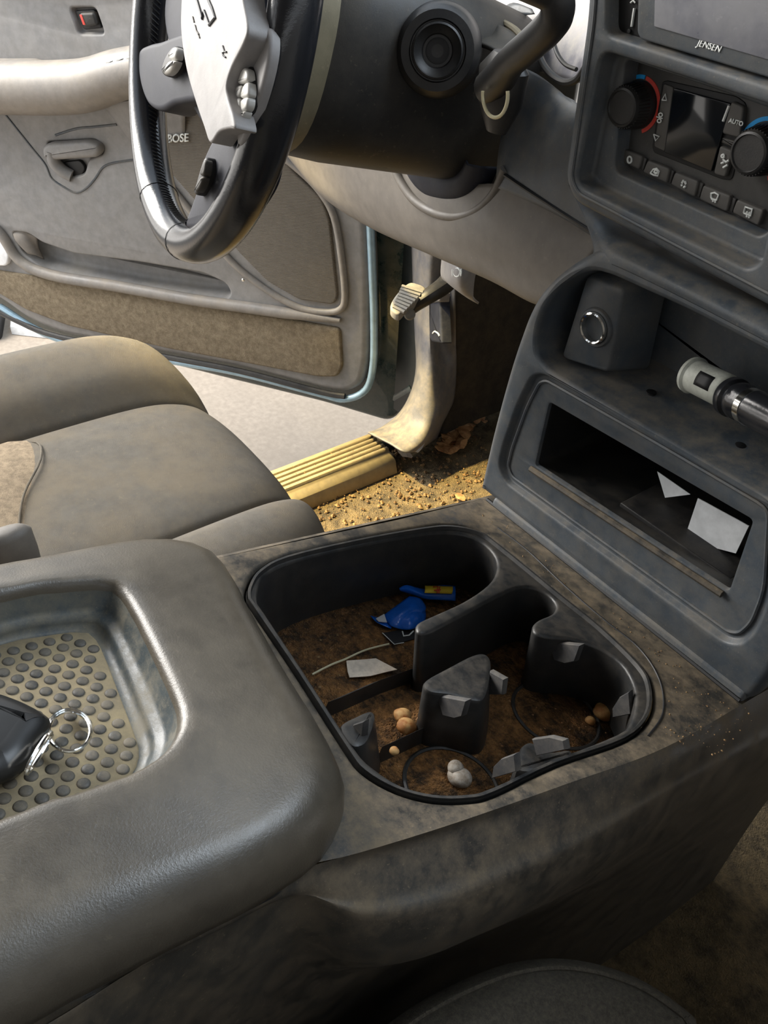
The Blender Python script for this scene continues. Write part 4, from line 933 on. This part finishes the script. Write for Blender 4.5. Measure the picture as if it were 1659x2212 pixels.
c0 = cp(1100, 0, 'y', .60)
MB().tube(smooth([cp(x, y, 'y', v) for x, y, v in [(975, 28, .62), (1020, 32, .62), (1070, 42, .61), (1110, 62, .60), (1135, 90, .59)]], sub=5), .0028, 8).build('shroud_lip', M['collar'], t)
MB().surf([[cp(x, y, 'y', v) for x, y, v in r] for r in ([(975, 36, .60), (1040, 44, .60), (1100, 66, .59), (1130, 100, .58)], [(985, 62, .585), (1040, 72, .585), (1090, 96, .575), (1115, 118, .565)], [(1000, 95, .57), (1045, 100, .56), (1085, 120, .55), (1105, 135, .54)])], 5, 4).build('upper_cover', M['shroud'], t, solid=.003)
mb = MB(); mb.tube([cp(1070 + 27 * cos(a), 205 + 49 * sin(a), 'y', .49) for a in [R(-10 + 10 * k) for k in range(21)]], .0014, 8)
o = mb.build('wire_loop', M['brass']); o['label'] = 'thin pale metal loop hanging below the gear lever'; o['category'] = 'wire loop'

# ------------------------------------------------------------------ steering wheel
W = WH
t = thing('steering_wheel', 'black glossy leather steering wheel with a light grey hub pad', 'steering wheel', WC)
N = 120; RR = .180
mb = MB(); ls = []
for i in range(N + 1):
    a = 2 * pi * (i % N) / N; e = V((0, 0, 0)) + W.u * cos(a) + W.v * sin(a); c = WC + e * RR
    ls.append([c + e * (.0165 * cos(q)) + W.n * (.0185 * sin(q)) for q in [2 * pi * k / 20 for k in range(20)]])
mb.loft(ls); rim = mb.build('rim', M['leather'], t, ang=180)
mb = MB()
for i in range(230):                                         # lacing along the inner face of the rim
    a = 2 * pi * i / 230; e = W.u * cos(a) + W.v * sin(a); tg = W.v * cos(a) - W.u * sin(a)
    p = WC + e * (RR - .0166); 
    mb.tube([p + tg * .0022 - W.n * .004 + e * .0006, p - e * .0004, p - tg * .0022 + W.n * .004 + e * .0006], .0007, 5)
mb.build('stitching', M['black'], rim, kind='stuff')
for da in (-78, 250, 100):                      # seams where leather panels meet
    mb = MB(); a = R(da); e = W.u * cos(a) + W.v * sin(a); c = WC + e * RR
    mb.ring([c + e * (.0168 * cos(q)) + W.n * (.0188 * sin(q)) for q in [2 * pi * k / 24 for k in range(24)]], .0003, 5)
    mb.build('rim_seam', M['dark'], rim)
def wl(pts, off): return W.L(pts, off)
def wslab(nm, pts, h0, h1, bev, m, par=t, r=.006, sm=True, seg=4):
    l = wl(pts, h1); l = smooth(ccw(l), True, 5) if sm else rnd(l, r)
    return MB().slab(W, ccw(l), h0, h1, bev, seg).build(nm, M[m], par, ang=50)
wslab('hub_core', [(400, -150), (360, -40), (352, 60), (385, 180), (430, 270), (480, 300), (540, 260), (560, 120), (570, -20), (560, -180)], -.030, -.002, .01, 'spoke')
pad = wslab('airbag_cover', [(420, -200), (398, -80), (391, 10), (391, 75), (402, 150), (420, 215), (440, 275), (453, 308), (472, 285), (492, 278), (506, 276), (502, 248), (492, 215), (488, 185), (500, 145), (525, 95), (534, 60), (524, 0), (516, -80), (500, -200)], .018, .034, .0018, 'hub')
wslab('lower_spoke', [(447, 318), (462, 292), (490, 275), (508, 276), (516, 310), (512, 350), (500, 392), (470, 445), (440, 488), (415, 498), (395, 488), (408, 450), (425, 400), (435, 350)], -.020, .016, .006, 'spoke')
lsp = wslab('far_spoke', [(300, 108), (318, 95), (345, 88), (375, 76), (400, 72), (412, 110), (420, 160), (428, 212), (400, 220), (372, 226), (350, 238), (332, 236), (316, 222), (304, 190), (298, 150)], -.016, .012, .005, 'spoke')
rsp = wslab('near_spoke', [(546, 84), (560, 70), (578, 60), (580, 110), (566, 180), (545, 245), (522, 305), (512, 312), (510, 290), (502, 250), (492, 205), (500, 165), (520, 120)], .012, .020, .003, 'hub')
wslab('far_buttons', [(372, 98), (381, 104), (380, 130), (370, 152), (358, 164), (347, 158), (350, 136), (360, 112)], .010, .021, .004, 'dark', lsp)
wslab('button', [(372, 101), (379, 106), (377, 126), (366, 130), (362, 120)], .018, .025, .003, 'button', lsp); wslab('button', [(361, 132), (376, 131), (368, 150), (357, 160), (350, 156)], .018, .025, .003, 'button', lsp)
wslab('near_buttons', [(525, 142), (536, 140), (544, 160), (546, 200), (540, 232), (528, 258), (518, 274), (511, 268), (507, 240), (503, 205), (510, 175)], .018, .023, .002, 'dark', rsp)
for q in ([(522, 148), (531, 150), (533, 172), (522, 180), (512, 178)], [(511, 184), (520, 186), (514, 208), (504, 210), (505, 196)], [(524, 184), (534, 178), (535, 205), (524, 212), (518, 208)], [(505, 214), (514, 212), (516, 232), (511, 240), (506, 232)], [(519, 216), (533, 210), (531, 232), (520, 240)], [(511, 246), (527, 240), (519, 262), (513, 264)]):
    wslab('button', q, .021, .027, .002, 'button', rsp)
ls2 = wslab('low_buttons', [(440, 340), (445, 345), (443, 375), (434, 402), (422, 420), (417, 414), (424, 390), (432, 362)], .016, .024, .003, 'dark')
wslab('button', [(440, 345), (443, 352), (439, 376), (431, 378), (434, 360)], .022, .028, .002, 'shroud', ls2); wslab('button', [(430, 384), (437, 384), (430, 405), (422, 414), (420, 408)], .022, .028, .002, 'shroud', ls2)
def wst(nm, lines, r, m='printd', off=.0345):
    mb = MB()
    for l in lines: mb.tube([W.px(x, y, off) for x, y in l], r, 6)
    mb.build(nm, M[m], pad)
wst('emblem', [[(426, -30), (420, -15), (427, 5), (432, 22), (437, 40), (441, 24), (452, 54), (465, 38), (458, 18), (450, 0), (443, -20), (437, -36), (433, -16), (426, -30)]], .0012)
wst('airbag_mark', [[(481, 99), (485, 112), (480, 114), (482, 120), (487, 124)], [(485, 112), (489, 112)]], .0006)
wst('small_lettering', [[(416, 36), (419, 48)], [(421, 54), (424, 66), (429, 74)], [(427, 72), (431, 82)]], .0005, 'shroud')

# ------------------------------------------------------------------ footwell
t = thing('parking_brake', 'black parking brake pedal arm with a ribbed grey pad', 'pedal', cp(880, 690, 'y', .80))
arm = smooth([cp(x, y, 'y', v) for x, y, v in [(1010, 560, .90), (975, 600, .86), (955, 620, .84), (925, 640, .81), (895, 660, .79), (872, 678, .775)]], sub=5)
MB().tube(arm, [.024 - .011 * i / len(arm) for i in range(len(arm))], 12, sq=.7).build('pedal_arm', M['black'], t)
pd = [(876, 612), (893, 614), (916, 628), (905, 650), (880, 668), (868, 680), (850, 668), (847, 652), (858, 630)]
c = cp(880, 645, 'y', .775); PP = PL(c, (V((.75, -.25, .45))), V((-.1, -.6, .75)))
PP = PL(c, V((.80, -.30, .50)), V((.35, .30, .5)))
PP = PL(c, rt, -dn * .9 + fw * .55 + rt * .15)
l = smooth(ccw(PP.L(pd)), True, 4)
p = MB().slab(PP, l, -.012, .002, .003).build('pedal_pad', M['pad'], t)
mb = MB()
for k in range(8):
    f = k / 7; a = (868 - 18 * f, 618 + 44 * f); b = (914 - 40 * f, 632 + 42 * f)
    mb.tube([PP.px(a[0], a[1], .003), PP.px(b[0], b[1], .003)], .0030, 6)
mb.build('pad_ribs', M['pad'], p)
mb = MB(); c = cp(885, 679, 'y', .77); mb.lathe(c, (-c).normalized(), [(.009, -.01), (.009, 0), (.007, .002)], 20); mb.build('pivot_cap', M['pad'], t)
t = thing('hood_release', 'grey hood release lever hanging beside the scuffed pillar trim', 'lever', cp(950, 740, 'y', .85))
HP = PL(cp(945, 690, 'y', .885), V((.8, -.45, 0)), ZP)
if HP.n.dot(HP.o) > 0: HP = PL(HP.o, V((-.8, .45, 0)), ZP)
h = MB().slab(HP, rnd(HP.L([(926, 648), (928, 644), (958, 640), (956, 660), (960, 742), (938, 738), (932, 725)]), .003), -.012, .006, .005).build('lever', M['spoke'], t)
MB().slab(HP, rnd(HP.L([(932, 646), (962, 632), (960, 652), (934, 655)]), .003), -.008, .010, .004).build('lever_head', M['pillar'], t)
mb = MB(); mb.tube(smooth([HP.px(x, y, .007) for x, y in [(935, 720), (939, 716), (946, 720), (949, 726)]]), .0013, 6); mb.build('hood_mark', M['print'], h)
t = thing('brake_release', 'grey curved brake release handle with a white round symbol', 'handle', cp(990, 650, 'y', .74))
mb = MB(); mb.surf([[cp(x, y, 'y', v) for x, y, v in r] for r in ([(962, 520, .76), (985, 530, .74), (1010, 545, .74), (1035, 560, .76)], [(956, 560, .75), (975, 575, .725), (1000, 590, .725), (1024, 600, .75)], [(954, 592, .755), (972, 610, .735), (998, 628, .735), (1022, 640, .755)], [(960, 604, .78), (985, 622, .765), (1008, 640, .765), (1034, 655, .78)])], 6, 6)
h = mb.build('handle', M['hub'], t, ang=70, solid=.003)
HQ = PL(cp(987, 588, 'y', .722), XP, ZP); mb = MB()
mb.ring([HQ.px(987 + 7 * cos(a), 588 + 9 * sin(a)) for a in [2 * pi * k / 24 for k in range(24)]], .0012, 6)
mb.tube([HQ.px(984, 593), HQ.px(985, 583), HQ.px(989, 583), HQ.px(990, 588), HQ.px(985, 589)], .0009, 5)
for s in (-1, 1): mb.tube([HQ.px(987 + s * 9 + .5 * s, 588 - 7), HQ.px(987 + s * 10, 588), HQ.px(987 + s * 9, 588 + 8)], .0009, 5)
mb.build('brake_symbol', M['print'], h)

# debris on the carpet
rg = random.Random(11)
def leaf(x, y, r, label, m='leaf', group=None, seed=0, name='dry_leaf', cat='leaf', z=-.940):
    q = random.Random(seed); c = ray(x, y); c = c * (z / c[2]); mb = MB(); n = 9
    a0 = q.random() * 6; ax = V((cos(a0), sin(a0), .15)); bx_ = V((-sin(a0), cos(a0), .1))
    P = [c + ax * (r * cos(2 * pi * k / n) * (1 + .3 * q.random())) + bx_ * (r * .55 * sin(2 * pi * k / n) * (1 + .4 * q.random())) + ZP * (r * .35 * q.random() + .001) for k in range(n)]
    top = [p + ZP * .0008 for p in P]; mid_ = c + ZP * (r * .45)
    i = mb.add(P + top + [c + ZP * .001, mid_ + ZP * .0008]); 
    for k in range(n):
        j = (k + 1) % n; mb.f += [(i[k], i[j], i[n + j], i[n + k]), (i[k], i[j], i[2 * n]), (i[n + k], i[n + j], i[2 * n + 1])]
    o = mb.build(name, M[m], ang=25); o['label'] = label; o['category'] = cat
    if group: o['group'] = group
pk = 0
for k in range(26):
    f = rg.random(); x = 962 + 80 * f + rg.uniform(-12, 12); y = 964 - 62 * f + rg.uniform(-10, 12)
    leaf(x, y, rg.uniform(.010, .018), 'curled brown leaf fragment heaped against the kick panel', group='leaf fragments against the kick panel', seed=k, z=-.942 + .018 * rg.random())
leaf(994, 1077, .011, 'single tan crumpled leaf on the carpet beside the console front corner', seed=50)
leaf(808, 1022, .012, 'pale flat chip on the carpet close to the sill', 'paperw', seed=51, name='pale_chip', cat='chip')
leaf(876, 984, .013, 'cream torn flake at the end of the sill plate', 'paperw', seed=53, name='pale_flake', cat='flake')
t_ = [cp(x, y, 'z', z) for x, y, z in [(875, 957, -.880), (897, 953, -.876), (918, 956, -.878), (912, 968, -.884), (903, 977, -.890), (886, 972, -.884)]]
mb = MB(); mb.loft([[p - ZP * .0008 for p in t_], t_], True, True, True); o = mb.build('tissue_scrap', M['paper'], ang=20); o['label'] = 'white torn tissue scrap where sill meets the pillar trim'; o['category'] = 'tissue'
crumbs('carpet_crumbs', 'tan crumbs and dry bits strewn over the dirty carpet', PL((0, 0, -.943), XP, V((0, 1, 0))), [(650, 1060), (870, 960), (960, 930), (1060, 880), (1060, 1040), (990, 1100), (690, 1160)], 900, .0008, .005, M['crumb'], 8)
crumbs('sill_grit', 'fine dust and grit lying on the sill', PL((0, 0, -.907), XP, V((0, 1, 0))), [(640, 1030), (880, 945), (850, 930), (620, 1010)], 60, .0004, .0018, M['crumb'], 9)
